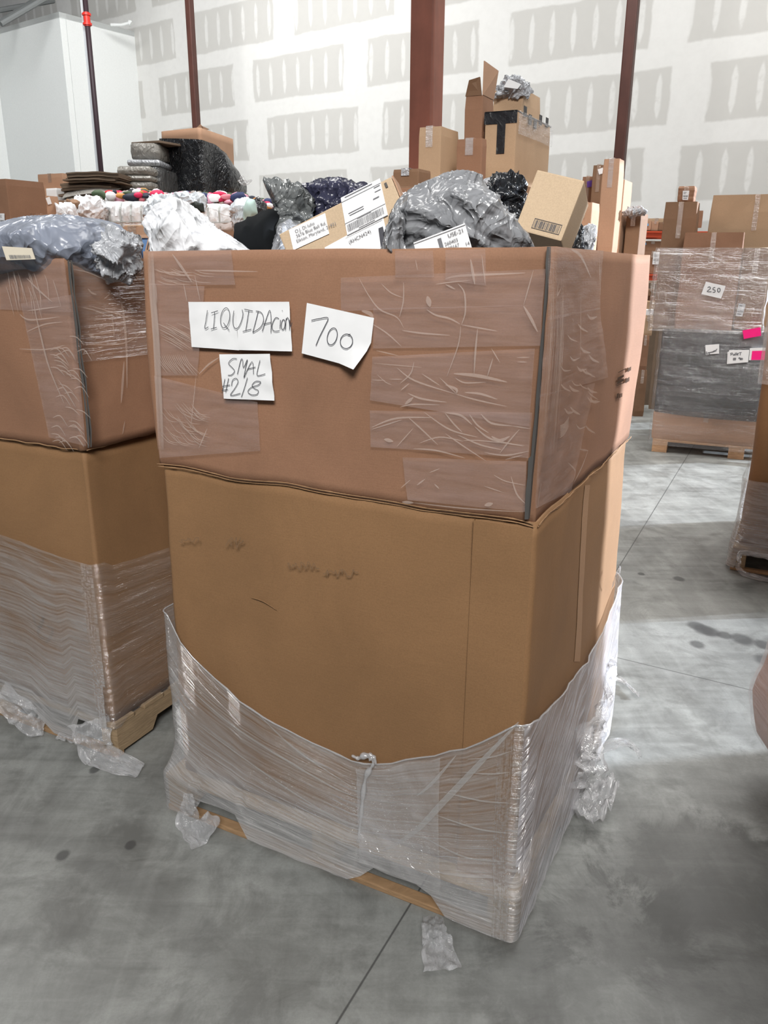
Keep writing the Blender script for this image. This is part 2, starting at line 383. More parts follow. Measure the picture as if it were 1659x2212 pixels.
# ------------------------------------------------------------------ back wall of taped drywall
WD = V((math.cos(math.radians(36)), -math.sin(math.radians(36)), 0))   # along wall to the right
WN = V((-WD.y * -1, 0, 0)); WN = V((WD.y, -WD.x, 0))                   # towards the camera
if WN.y > 0: WN = -WN
W0 = V((0, 18.5, 0))
def wall_pt(u, v, off=0.0):
    p = on_plane(u, v, W0 + WN * off, WN); return p
def wall_mat():
    m, nt, out = new_mat('taped_drywall'); uv = tc(nt, 'UV')
    sep = N(nt, 'SeparateXYZ'); nt.links.new(uv, sep.inputs[0])
    nz = noi(nt, mapp(nt, uv, (1, 1, 1)), 1.1, 3, 0.6); nz2 = noi(nt, mapp(nt, uv, (1, 1, 1), (0, 0, 0), (5, 9, 0)), 6, 3, 0.6)
    wob = M(nt, 'ADD', M(nt, 'MULTIPLY', M(nt, 'SUBTRACT', nz, 0.5), 0.22), M(nt, 'MULTIPLY', M(nt, 'SUBTRACT', nz2, 0.5), 0.07))
    X = sep.outputs[0]; Z = sep.outputs[1]
    zr = M(nt, 'DIVIDE', M(nt, 'ADD', Z, M(nt, 'MULTIPLY', wob, 0.5)), 1.22)
    row = M(nt, 'FLOOR', zr); fy = M(nt, 'FRACT', zr)
    wn = N(nt, 'TexWhiteNoise', noise_dimensions='1D'); nt.links.new(row, wn.inputs['W'])
    xo = M(nt, 'ADD', X, M(nt, 'MULTIPLY', wn.outputs[0], 3.66))
    xr = M(nt, 'DIVIDE', M(nt, 'ADD', xo, M(nt, 'MULTIPLY', wob, 0.8)), 3.3); fx = M(nt, 'FRACT', xr)
    ey = M(nt, 'MULTIPLY', M(nt, 'SUBTRACT', 0.5, M(nt, 'ABSOLUTE', M(nt, 'SUBTRACT', fy, 0.5))), 1.22)
    ex = M(nt, 'MULTIPLY', M(nt, 'SUBTRACT', 0.5, M(nt, 'ABSOLUTE', M(nt, 'SUBTRACT', fx, 0.5))), 3.3)
    panel = M(nt, 'MULTIPLY', mrange(nt, ey, 0.15, 0.185), mrange(nt, ex, 0.30, 0.34))
    # screw-line strokes
    fs = M(nt, 'ABSOLUTE', M(nt, 'SUBTRACT', M(nt, 'FRACT', M(nt, 'DIVIDE', M(nt, 'ADD', X, M(nt, 'MULTIPLY', wob, 0.25)), 0.406)), 0.5))
    half = M(nt, 'MULTIPLY', mrange(nt, ey, 0.2, 0.42), 0.13)
    st = M(nt, 'SUBTRACT', 1.0, mrange(nt, M(nt, 'SUBTRACT', fs, half), -0.05, 0.03))
    st = M(nt, 'MULTIPLY', st, mrange(nt, ey, 0.23, 0.30))
    st = M(nt, 'MULTIPLY', st, mrange(nt, nz2, 0.32, 0.5, 0.35, 0.85))
    pf = M(nt, 'MULTIPLY', panel, M(nt, 'SUBTRACT', 1.0, st))
    edge = M(nt, 'MULTIPLY', M(nt, 'MULTIPLY', mrange(nt, ey, 0.135, 0.16), mrange(nt, ey, 0.21, 0.17)), 0.25)
    col = mixc(nt, pf, (0.78, 0.775, 0.75), (0.61, 0.60, 0.57))
    col = mixc(nt, M(nt, 'MULTIPLY', mrange(nt, nz2, 0.4, 0.7), 0.10), col, (0.5, 0.49, 0.47))
    principled(nt, out, col, 0.85, 0.2, nz2, 0.05, 0.01)
    return m
xl, xr_, zt = -14.0, 12.5, 9.3
wb = MB(); A = W0 + WD * xl; B = W0 + WD * xr_; T = UP * zt; D = -WN * 0.2
wb.add([A, B, B + T, A + T, A + D, B + D, B + D + T, A + D + T],
       [(0, 1, 2, 3), (5, 4, 7, 6), (3, 2, 6, 7), (1, 5, 6, 2), (4, 0, 3, 7)],
       [(0, 0), (xr_ - xl, 0), (xr_ - xl, zt), (0, zt)] * 2)
structure(wb.build('wall_back', wall_mat()), 'tall unpainted drywall wall with mudded seams and screw lines')

wr = MB()
wr.box((7.0, -6, 3.66), (.2, 0, 0), (0, 19.2, 0), (0, 0, 5.64)); wr.box((7.0, -6, 0), (.2, 0, 0), (0, 9.355, 0), (0, 0, 3.66)); wr.box((7.0, 9.2, 0), (.2, 0, 0), (0, 4.0, 0), (0, 0, 3.66))  # wall added out of view; doorway edges cut the sun into strips
structure(wr.build('wall_right', flat('right_wall_paint', (.6, .6, .58), .85)), 'unseen right side wall, its open dock doorway shaped to trim the daylight')

# white office block in the corner
m_white_wall = flat('white_painted_wall', (0.80, 0.82, 0.81), 0.8, 0.2)
FR = wall_pt(290, 68, 0.0); ztop = FR.z
s1 = solve(lambda s: proj(V((FR.x, FR.y, ztop)) + WN * s)[0], 127, 0.3, 6)
NC = V((FR.x, FR.y, 0)) + WN * s1
LC = NC - WD * solve(lambda s: proj(NC - WD * s + UP * 4)[0], 18, 0.2, 8)
def vwall(name, a, b, z, th, mat, label):
    a = V((a.x, a.y, 0)); b = V((b.x, b.y, 0)); d = (b - a).normalized(); n = V((-d.y, d.x, 0)) * th
    k = MB(); k.box(a, b - a, n, UP * z); return structure(k.build(name, mat), label)
far = V((FR.x, FR.y, 0))
vwall('wall_office_right', NC - WN * 0.17, far - WN * 0.02, ztop, 0.16, m_white_wall, 'white painted side wall of the corner office block')
vwall('wall_office_front', LC, NC, ztop, 0.16, m_white_wall, 'white painted front wall of the corner office block')
vwall('wall_office_left', LC + WN * 9, LC, ztop + 0.6, 0.16, m_white_wall, 'white painted wall returning from the office block at the left edge')
cap = MB(); cap.box(LC + UP * (ztop - .12), (NC - LC), (far - NC), UP * 0.12)
structure(cap.build('trim_1', m_white_wall), 'flat white top of the corner office block')
# ceiling
m_ceil = flat('dark_metal_deck', (0.17, 0.18, 0.18), 0.7)
cl = MB(); cl.box((-22, 15, 9.3), (44, 0, 0), (0, 20, 0), (0, 0, 0.2))
for i in range(14): cl.box((-22, 15.5 + i * 1.4, 9.18), (44, 0, 0), (0, 0.12, 0), (0, 0, 0.12))
structure(cl.build('ceiling', m_ceil), 'dark grey metal roof deck high above the floor')
for i, (uA, vA, uB, vB) in enumerate([(0, 22, 90, 6), (0, 48, 60, 10), (40, 30, 160, -40)]):
    k = MB(); a = at_y(uA, vA, 22.5 - i); b = at_y(uB, vB, 23.5 - i)
    k.tube([a - (b - a) * .3, b + (b - a) * .3], 0.06, 8)
    tag(k.build('roof_truss_bar', m_ceil), ['lowest grey steel truss bar over the white office block, top left', 'second grey steel truss bar at the top left corner', 'steep grey steel truss bar at the top left'][i], 'truss')
k = MB(); a = at_y(262, 54, 22.0); b = at_y(279, 50, 22.0); k.tube([a - V((.25, 0, 0)), a, b], .035, 8)
k.tube([b, b + V((0.02, 0, .0)), b + V((.05, 0, -.02))], .07, 10)
tag(centre_origin(k.build('vent_pipe', m_white_wall)), 'short white vent pipe end sticking out above the white office block', 'pipe')

# pipe in front of the office side wall, with red coupling
m_pipe = flat('dark_pipe', (0.035, 0.02, 0.025), 0.5); m_red = flat('red_coupling', (0.6, 0.03, 0.02), 0.4)
pb = at_y(218, 364, 19.4)
rt = root('fire_sprinkler_pipe', (pb.x, pb.y, 0), 'dark vertical sprinkler riser pipe in front of the white office wall', 'pipe')
k = MB(); k.tube([V((pb.x, pb.y, 0)), V((pb.x, pb.y, 9.3))], 0.055, 12); k.build('pipe', m_pipe, rt, True)
zc = solve(lambda z: proj(V((pb.x, pb.y, z)))[1], 42, 2, 9)
k = MB(); k.tube([V((pb.x, pb.y, zc - .13)), V((pb.x, pb.y, zc + .13))], 0.07, 12)
for s in (-.11, .07): k.tube([V((pb.x, pb.y, zc + s)), V((pb.x, pb.y, zc + s + .04))], 0.095, 12)
tag(k.build('coupling', m_red, rt), 'red grooved pipe coupling')
k = MB(); k.box((pb.x - .14, pb.y + .1, 0), (.05, 0, 0), (0, .05, 0), (0, 0, 9.2)); k.build('strut_channel', flat('galvanised', (.5, .52, .54), .4), rt)

# steel columns
def steel_mat(c):
    m, nt, out = new_mat('red_oxide_steel'); o = tc(nt)
    n = noi(nt, o, 3, 5, .6); s = noi(nt, mapp(nt, o, (1, 1, .15)), 9, 3)
    principled(nt, out, mixc(nt, mrange(nt, M(nt, 'ADD', M(nt, 'MULTIPLY', n, .6), M(nt, 'MULTIPLY', s, .4)), .35, .65), c, tuple(x * 1.5 for x in c)), 0.5, 0.4, n, .05, .01)
    return m
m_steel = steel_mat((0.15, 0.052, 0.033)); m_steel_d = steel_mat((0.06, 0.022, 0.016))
def column(u1, v1, y, wdt, label, mat, mid=None):
    p = at_y(u1, v1, y); p.z = 0
    rt = root('steel_column', p, label, 'column', None)
    k = MB(); a = DL * wdt; b = DR * wdt
    k.box(p, a, b, UP * 9.3); k.build('shaft', mat, rt, bevel=0.02)
    k = MB(); k.box(p - DL * .08 - DR * .08, DL * (wdt + .16), DR * (wdt + .16), UP * .025); k.build('base_plate', mat, rt)
    for q in ((-.04, -.04), (wdt + .02, -.04), (-.04, wdt + .02), (wdt + .02, wdt + .02)):
        k = MB(); c = p + DL * q[0] + DR * q[1]; k.tube([c, c + UP * .07], .014, 6); k.build('anchor_bolt', mat, rt)
column(934, 200, 7.7, 0.225, 'thick red-brown steel column rising behind the pile of boxes, middle of the three', m_steel)
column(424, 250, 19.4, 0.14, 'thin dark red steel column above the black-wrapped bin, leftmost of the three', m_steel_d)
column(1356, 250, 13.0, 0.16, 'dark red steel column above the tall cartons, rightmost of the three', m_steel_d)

# ------------------------------------------------------------------ perimeters
def perimeter(corners, radii, nside=24, ncorn=6):
    """closed loop, same sample layout for every loop, list of (point, fraction)"""
    n = len(corners); pts = []
    arcs = []
    for i in range(n):
        p = V(corners[i]); a = (V(corners[i - 1]) - p).normalized(); b = (V(corners[(i + 1) % n]) - p).normalized()
        ang = a.angle(b); r = radii[i]; t = r / math.tan(ang / 2); t = min(t, 0.45 * min((V(corners[i - 1]) - p).length, (V(corners[(i + 1) % n]) - p).length))
        r = t * math.tan(ang / 2)
        bis = (a + b).normalized(); cen = p + bis * (r / math.sin(ang / 2))
        A_ = p + a * t - cen; B_ = p + b * t - cen; arc = []
        th = A_.angle(B_) if r > 1e-6 else 0
        ax = A_.cross(B_)
        for k in range(ncorn + 1):
            if th < 1e-6: arc.append(p.copy()); continue
            q = Matrix.Rotation(th * k / ncorn, 3, ax.normalized()) @ A_; arc.append(cen + q)
        arcs.append(arc)
    for i in range(n):
        pts += arcs[i]
        e0 = arcs[i][-1]; e1 = arcs[(i + 1) % n][0]
        for k in range(1, nside): pts.append(e0.lerp(e1, k / nside))
    return pts
def cum(pts):
    s = [0.0]
    for i in range(1, len(pts) + 1): s.append(s[-1] + (pts[i % len(pts)] - pts[i - 1]).length)
    return s
def outward(pts, i):
    n = len(pts); t = pts[(i + 1) % n] - pts[i - 1]; o = V((t.y, -t.x, 0))
    if o.length < 1e-9: o = V((0, -1, 0))
    return o.normalized()
def shell(pts, z0, z1, nz, disp=None, th=0.007, z0fn=None, z1fn=None):
    """open cardboard sleeve with wall thickness; loop runs anticlockwise seen from above"""
    k = MB(); n = len(pts); s = cum(pts)
    ctr = sum(pts, V((0, 0, 0))) / n
    sg = 1
    if outward(pts, 0).dot(pts[0] - ctr) < 0: sg = -1
    def fn_(side):
        def fn(a, b):
            i = int(round(a * n)); p = pts[i % n]; o = outward(pts, i % n) * sg
            lo = z0fn(i % n) if z0fn else z0; hi = z1fn(i % n) if z1fn else z1
            z = lo + (hi - lo) * b
            d = disp(s[i] if i < n else 0.0, z) if disp else 0
            return (V((p.x, p.y, z)) + o * (d - (th if side else 0)), (s[i], z))
        return fn
    base = len(k.v); k.grid(fn_(0), n, nz); b2 = len(k.v); k.grid(fn_(1), n, nz)
    top0 = base + nz * (n + 1); top1 = b2 + nz * (n + 1)
    vs = []; 
    for i in range(n):
        k.f.append([top0 + i, top0 + i + 1, top1 + i + 1, top1 + i]); k.m.append(1); k.uv.append([(0, 0)] * 4)
        k.f.append([base + i + 1, base + i, b2 + i, b2 + i + 1]); k.m.append(1); k.uv.append([(0, 0)] * 4)
    return k
def fb(s, z, seed, sc=1.0): return mn.fractal(V((s * sc, z * sc, seed)), 1.0, 2.0, 4)

# ------------------------------------------------------------------ pallet builder (stringer pallet)
def pallet(P0, lf, ls, label, group=None, h=0.135, wood_=None):
    """P0 = near corner on the floor, lf = length along DL, ls = length along DR"""
    wd = wood_ or m_wood
    P0 = V((P0.x, P0.y, 0)); rt = root('wooden_pallet', P0, label, 'pallet', group)
    tb = 0.018
    for i in range(7):
        k = MB(); o = P0 + DR * (ls - .1) * i / 6 + UP * (h - tb); k.box(o, DL * lf, DR * .1, UP * tb); k.build('deck_board', wd, rt, bevel=.003)
    for i in range(3):
        k = MB(); o = P0 + DR * (ls - .1) * i / 2; k.box(o, DL * lf, DR * (.035 if i == 0 else .1), UP * tb); k.build('bottom_board', m_wood_mid if i == 0 else wd, rt, bevel=.003)
    z0, z1 = tb, h - tb
    for i in range(3):
        k = MB(); wdt = .075; o = P0 + DL * (lf - wdt) * i / 2
        # notched stringer profile along DR
        pr = []
        n1, n2 = .18 * ls, .40 * ls; n3, n4 = .60 * ls, .82 * ls
        top = [(0.01, z1), (ls - .01, z1)]
        bot = [(ls - .01, z0), (n4, z0), (n4 - .03, z0 + .045), (n3 + .03, z0 + .045), (n3, z0), (n2, z0), (n2 - .03, z0 + .045), (n1 + .03, z0 + .045), (n1, z0), (0.01, z0)]
        pr = top + bot; n = len(pr)
        vs = [o + DR * a + UP * z for a, z in pr] + [o + DL * wdt + DR * a + UP * z for a, z in pr]
        fs = [tuple(range(n)), tuple(range(2 * n - 1, n - 1, -1))] + [(i2, (i2 + 1) % n + 0, (i2 + 1) % n + n, i2 + n) for i2 in range(n)]
        k.add(vs, fs); k.build('stringer', wd, rt)
    return rt

# ------------------------------------------------------------------ MAIN BIN
PN = V((0.1945 * H, 0.968 * H, 0)); LFp = 0.690 * H; LSp = 0.70 * H
PN = at_z(1106, 2038, 0); pl_l = at_z(364, 1747, 0)
DLm = (pl_l - PN); LFp = DLm.length; DLm.normalize(); DRm = V((-DLm.y, DLm.x, 0)) * -1
if DRm.y < 0: DRm = -DRm
_save = (DL, DR)
DL, DR = DLm, DRm
NF = -DR; NS = -DL
HP = 0.135
pallet(PN, LFp, LSp, 'worn wooden pallet under the large bin marked 700')
BN = at_z(1104, 1912, HP)
bl_ = at_z(388, 1642, HP)
LB = (bl_ - BN).dot(DL) - 0.040
LSB = 0.685 * H
CN = V((BN.x, BN.y, 0)); CL = CN + DL * LB; CR = CN + DR * LSB; CBL = CL + DR * LSB
ZT = H * 1.009; ZS = H * 0.676
def fpt(u, v, off=0.0, zc=None): return on_plane(u, v, CN + NF * off, NF)
def spt(u, v, off=0.0): return on_plane(u, v, CN + NS * off, NS)
ZS_ = fpt(1145, 1127).z; ZSL = fpt(346, 1000).z; ZS = (ZS_ + ZSL) / 2
ZTN = fpt(1185, 532).z; ZTL = fpt(318, 543).z
LOOP = [CN, CR, CBL, CL]
RAD = [0.012, 0.15, 0.08, 0.02]
per = perimeter(LOOP, RAD, 26, 7)
pers = cum(per)
def grow(loop, d):
    c = sum(loop, V((0, 0, 0))) / 4; out = []
    for i in range(4):
        p = loop[i]; a = (p - loop[i - 1]).normalized(); b = (p - loop[(i + 1) % 4]).normalized(); out.append(p + (a + b) * d)
    return out
org = (CN + CR + CBL + CL) / 4; org.z = HP
bin_ = root('cardboard_bin', org, 'tall double-height brown cardboard bin marked LIQUIDAcion 700 in the foreground', 'box')
def zseam(i):
    p = per[i]; t = max(0, min(1, (p - CN).dot(DL) / LB)); q = max(0, min(1, (p - CN).dot(DR) / LSB))
    return ZS_ + (ZSL - ZS_) * t + 0.012 * mn.noise(V((t * 6, q * 6, 3)))
def ztopf(i):
    p = per[i]; t = max(0, min(1, (p - CN).dot(DL) / LB)); q = max(0, min(1, (p - CN).dot(DR) / LSB))
    return ZTN + (ZTL - ZTN) * t + 0.006 * mn.noise(V((t * 5, q * 5, 8))) - 0.018 * q * (1 - t)
lowd = lambda s, z: 0.010 * fb(s, z, 2, 1.6) + 0.006 * math.sin(min(1, max(0, (z - HP) / (ZS - HP))) * math.pi)
shell(per, HP, ZS, 26, lowd, z1fn=zseam).build('lower_section', [m_card_lo, m_torn], bin_, True)
peru = perimeter(grow(LOOP, 0.006), RAD, 26, 7)
upd = lambda s, z: 0.010 * fb(s, z, 11, 1.4) + 0.008 * math.sin(min(1, max(0, (z - ZS) / (ZT - ZS))) * math.pi)
shell(peru, ZS, ZT, 22, upd, z0fn=lambda i: zseam(i) - 0.006, z1fn=ztopf).build('upper_section', [m_card, m_torn], bin_, True)
# torn ridge along the seam
k = MB()
for r in range(2):
    pts = []
    for j in range(90):
        t = j / 89; p = CN + DL * LB * t + NF * (0.010 - 0.003 * r + .002 * mn.noise(V((t * 25, r, 1))))
        pts.append(V((p.x, p.y, ZS_ + (ZSL - ZS_) * t + 0.012 * mn.noise(V((t * 6, 0, 3))) - .001 - 0.008 * r + .0022 * mn.noise(V((t * 14, 3, 9))))))
    k.tube(pts, 0.0020, 5, 0, lambda t: 0.6 + 0.8 * abs(mn.noise(V((t * 30, r, 4)))))
for r in range(2):
    pts = []
    for j in range(60):
        t = j / 59; p = CN + DR * (LSB - .12) * t + NS * (0.010 - 0.002 * r); pts.append(V((p.x, p.y, ZS_ + 0.012 * mn.noise(V((0, t * 6, 3))) - .004 - .005 * r + .004 * mn.noise(V((t * 22, r, 5))))))
    k.tube(pts, 0.0019, 5, 0, lambda t: 0.6 + 0.8 * abs(mn.noise(V((t * 30, r, 4)))))
tag(k.build('seam_ridge', m_torn, bin_, True), 'torn crushed cardboard ridge between the two sections')
# glue flap, a doubled panel on the lower section right of the vertical step
k = MB()
ga, gb = 0.0, 0
tf = (fpt(1028, 1120) - CN).dot(DL); tb2 = (fpt(1002, 1620) - CN).dot(DL)
def gfn(a, b):
    z = HP + (ZS_ - 0.012 - HP) * b; t = (tf if b > .99 else tb2 + (tf - tb2) * b) * a
    s = 0
    return (V((0, 0, z)) + CN + DL * t + NF * (0.013 + .004 * fb(t, z, 3, 2)), (t, z))
k.grid(gfn, 8, 24)
k.grid(lambda a, b: (V((0, 0, HP + (ZS_ - 0.012 - HP) * b)) + CN + DL * ((tb2 + (tf - tb2) * b)) + NF * (0.013 * (1 - a)), (a, b)), 1, 24)
k.build('glue_flap', m_card_lo, bin_, False)
# dark corner gap of the upper section
k = MB()
cg = [(1184, 533, 6), (1182, 570, 9), (1181, 600, 5), (1178, 650, 7), (1174, 700, 5), (1170, 750, 8), (1166, 800, 8), (1162, 850, 9), (1158, 900, 7), (1154, 940, 9), (1150, 985, 7), (1147, 990, 14), (1144, 1030, 11), (1141, 1060, 13), (1137, 1122, 10)]
vs = []
for (u, v, wpx) in cg:
    wpx *= .8; a = on_plane(u - wpx / 2, v, CN + NF * .022, NF); b = on_plane(u + wpx / 2, v, CN + NF * .022, NF); vs += [a, b]
k.add(vs, [(2 * i, 2 * i + 1, 2 * i + 3, 2 * i + 2) for i in range(len(cg) - 1)])
vs2 = [p + DR * .012 for p in vs]
k.add(vs2, [(2 * i, 2 * i + 2, 2 * i + 3, 2 * i + 1) for i in range(len(cg) - 1)])
for sd_ in (0, 1):
    k.add([q for i in range(len(cg)) for q in (vs[2 * i + sd_], vs2[2 * i + sd_])], [(2 * i, 2 * i + 1, 2 * i + 3, 2 * i + 2) for i in range(len(cg) - 1)])
tag(k.build('corner_tape', m_dark_gap, bin_), 'dark grimy tape down the front corner of the upper section')

# tape patches on the upper section
def face_pt(side, u, v, off):
    return fpt(u, v, off) if side == 'F' else spt(u, v, off)
def tape_poly(side, poly, off=0.026, creases=(), name='packing_tape', mat=None, seed=0):
    n = NF if side == 'F' else NS
    pts = [face_pt(side, u, v, off) for u, v in poly]
    k = MB()
    # triangulated grid between left/right chains when 4 corners, ngon otherwise
    if len(pts) == 4:
        def fn(a, b):
            p = pts[0].lerp(pts[1], a).lerp(pts[3].lerp(pts[2], a), b)
            s = (p - CN).dot(DL if side == 'F' else DR)
            p = p + n * (0.003 * mn.noise(V((s * 14, p.z * 30, seed))))
            return (p, (s, p.z))
        k.grid(fn, 22, 16)
    else:
        k.add(pts, [tuple(range(len(pts)))], [((p - CN).dot(DL), p.z) for p in pts])
    for c in creases:
        wpx, cp = c[0], c[1]
        q = [face_pt(side, u, v, off + 0.004) for u, v in cp]
        q = smooth_path(q, 6)
        k.ribbon(q, wpx * .62, n, 1)
    return k.build(name, [mat or m_tape, m_crease], bin_, False)
def smooth_path(p, k=6):
    if len(p) < 3: return [p[0].lerp(p[-1], i / k) for i in range(k + 1)]
    out = []
    for i in range(len(p) - 1):
        p0 = p[max(i - 1, 0)]; p1 = p[i]; p2 = p[i + 1]; p3 = p[min(i + 2, len(p) - 1)]
        for j in range(k):
            t = j / k
            out.append(0.5 * ((2 * p1) + (p2 - p0) * t + (2 * p0 - 5 * p1 + 4 * p2 - p3) * t * t + (3 * p1 - p0 - 3 * p2 + p3) * t ** 3))
    out.append(p[-1]); return out
def z7(pts): return [(700 + x / 3.318, 560 + y / 3.318) for x, y in pts]
def z6(pts): return [(300 + x / 3.318, 540 + y / 3.318) for x, y in pts]
cr_big = [(.005, z7([(250, 135), (320, 260), (400, 360), (520, 415), (570, 490)])), (.004, z7([(410, 175), (480, 240), (565, 275)])), (.005, z7([(570, 165), (568, 300), (540, 415)])),
          (.006, z7([(960, 175), (1005, 240), (1012, 380), (985, 470)])), (.007, z7([(735, 360), (800, 400), (900, 425), (975, 465)])), (.005, z7([(985, 470), (1100, 490), (1240, 515)])),
          (.006, z7([(560, 510), (700, 530), (900, 545)])), (.008, z7([(870, 140), (960, 120), (1160, 110), (1440, 98)])), (.004, z7([(980, 480), (960, 620), (880, 840)])),
          (.007, z7([(1100, 500), (1085, 660), (1075, 820)])), (.012, z7([(930, 820), (1100, 835), (1310, 880)])), (.005, z7([(940, 850), (1010, 885), (1160, 880)])),
          (.005, z7([(340, 460), (450, 530), (555, 625)])), (.004, z7([(800, 180), (900, 165), (1050, 150)])), (.004, z7([(1200, 640), (1260, 740)])), (.005, z7([(1210, 710), (1170, 840)])),
          (.003, z7([(1380, 705), (1475, 703)])), (.003, z7([(1385, 735), (1455, 737)])), (.006, z7([(870, 180), (940, 215)])), (.004, z7([(1500, 80), (1430, 330)])), (.01, z7([(1430, 335), (1480, 420), (1530, 520)])), (.02, z7([(740, 265), (760, 340)])),
          (.015, z7([(270, 370), (330, 390), (350, 420)])), (.004, z7([(375, 655), (530, 690)])), (.003, z7([(360, 745), (700, 775)]))]
tape_poly('F', z7([(118, 132), (1590, 70), (1565, 330), (121, 372)]), 0.0235, cr_big, seed=1)
tape_poly('F', z7([(350, 350), (1565, 330), (1550, 620), (352, 640)]), 0.0225, [], seed=14)
tape_poly('F', z7([(508, -62), (780, -62), (790, 130), (512, 130)]), 0.026, [(.003, z7([(655, 0), (670, 80)]))], seed=2)
tape_poly('F', z7([(870, -66), (1155, -72), (1162, 190), (870, 150)]), 0.027, [(.01, z7([(1050, 0), (1080, 180)])), (.004, z7([(1130, -30), (1155, 180)]))], seed=3)
cr_lo = [(.007, z7([(340, 1205), (520, 1140), (780, 1135)])), (.005, z7([(345, 1218), (560, 1150)])), (.006, z7([(525, 780), (650, 870), (940, 965)])), (.005, z7([(940, 965), (1100, 1010), (1310, 1055)])),
         (.007, z7([(600, 960), (700, 1000), (880, 1025)])), (.005, z7([(545, 1060), (640, 1040), (830, 1043)])), (.008, z7([(1010, 955), (1120, 965), (1240, 1003)])), (.005, z7([(700, 820), (830, 905)])), (.005, z7([(830, 850), (950, 965)])),
         (.006, z7([(715, 1095), (900, 1220), (1100, 1275)])), (.006, z7([(865, 1100), (930, 1180), (990, 1240)])), (.008, z7([(870, 1100), (980, 1120), (1060, 1185)])), (.006, z7([(1040, 1110), (1100, 1190), (1180, 1245)])),
         (.007, z7([(1125, 1110), (1200, 1175), (1350, 1195)])), (.004, z7([(1350, 1195), (1480, 1215)])), (.006, z7([(600, 1130), (700, 1220), (815, 1330)])), (.006, z7([(640, 1358), (800, 1370), (1010, 1425)])),
         (.005, z7([(680, 1320), (830, 1275), (1000, 1305)])), (.006, z7([(960, 1260), (1120, 1330), (1270, 1365)])), (.007, z7([(1080, 1200), (1200, 1290), (1430, 1340)])), (.005, z7([(870, 1250), (1000, 1340), (1160, 1445)])),
         (.005, z7([(1150, 1385), (1300, 1405), (1470, 1375)])), (.005, z7([(1400, 1220), (1330, 1300), (1260, 1390)])), (.004, z7([(1000, 1300), (1120, 1300), (1440, 1335)])), (.004, z7([(520, 1345), (640, 1210)])), (.015, z7([(430, 1290), (495, 1305)])),
         (.01, z7([(870, 900), (945, 930), (950, 960)])), (.005, z7([(545, 890), (620, 820), (645, 735)])), (.005, z7([(550, 940), (610, 890)])), (.012, z7([(580, 1040), (640, 990)])), (.004, z7([(1300, 1435), (1420, 1405)])), (.012, z7([(1200, 1270), (1260, 1300), (1330, 1270)])),
         (.003, z7([(470, 860), (560, 860)])), (.003, z7([(380, 825), (440, 880), (485, 900)])), (.003, z7([(345, 865), (440, 868)]))]
tape_poly('F', z7([(345, 700), (1510, 640), (1470, 1200), (330, 1010)]), 0.022, [], seed=4)
tape_poly('F', z7([(325, 1085), (1490, 1100), (1465, 1425), (335, 1345)]), 0.023, cr_lo, seed=5)
tape_poly('F', z7([(560, 1420), (1450, 1450), (1440, 1810), (600, 1725)]), 0.024, [(.012, z7([(560, 1740), (640, 1745)])), (.005, z7([(640, 1745), (1000, 1785), (1430, 1812)])), (.004, z7([(1215, 1545), (1300, 1590), (1440, 1620)])), (.006, z7([(1340, 1555), (1380, 1680), (1440, 1750)])), (.004, z7([(550, 1640), (620, 1580)])), (.006, z7([(665, 1620), (725, 1575)])),
         (.004, z7([(1145, 1625), (1280, 1670)])), (.015, z7([(1150, 1765), (1210, 1750)])), (.006, z7([(790, 1610), (825, 1645)])), (.004, z7([(755, 1530), (830, 1500)]))], seed=6)
# left corner tape
cl_cr = [(.006, z6([(120, 240), (130, 380)])), (.005, z6([(400, 180), (440, 370)])), (.006, z6([(320, 240), (345, 370)])), (.012, z6([(240, 30), (310, 130), (380, 230)])), (.006, z6([(400, 145), (600, 150), (850, 155)]))]
rnd = random.Random(4)
for j in range(9):
    x = 62 + j * 5; cl_cr.append((.0035 + .004 * rnd.random(), z6([(x, 20), (x + 14, 300), (x + 40, 620), (x + 58, 1000), (x + 75, 1430)])))
for j in range(16):
    x = 120 + j * 14; cl_cr.append((.004, z6([(x, 750), (x + 30, 810), (x + 80 + rnd.random() * 30, 870 + rnd.random() * 30)])))
for j in range(26):
    x = 120 + rnd.random() * 160; y = 520 + rnd.random() * 120; cl_cr.append((.0028, z6([(x, y), (x + 80, y + 40), (x + 150, y + 85)])))
for j in range(20):
    x = 100 + rnd.random() * 300; y = 130 + rnd.random() * 90; cl_cr.append((.0028, z6([(x, y), (x + 60, y + 24), (x + 150, y + 30)])))
tape_poly('F', z6([(66, 10), (660, -5), (690, 250), (80, 250)]), 0.022, [], seed=7)
tape_poly('F', z6([(75, 240), (470, 260), (420, 900), (120, 900)]), 0.024, cl_cr, seed=8)
cl2 = []
for j in range(38):
    x = 130 + rnd.random() * 260; y = 1090 + rnd.random() * 250; cl2.append((.003, z6([(x, y), (x + 60, y + 60 + rnd.random() * 20), (x + 130, y + 90)])))
cl2 += [(.004, z6([(410, 900), (390, 1100), (370, 1290)])), (.007, z6([(430, 890), (500, 820), (575, 770)])), (.006, z6([(430, 1420), (490, 1280)]))]
tape_poly('F', z6([(110, 900), (850, 1090), (870, 1440), (150, 1490)]), 0.023, cl2, seed=9)
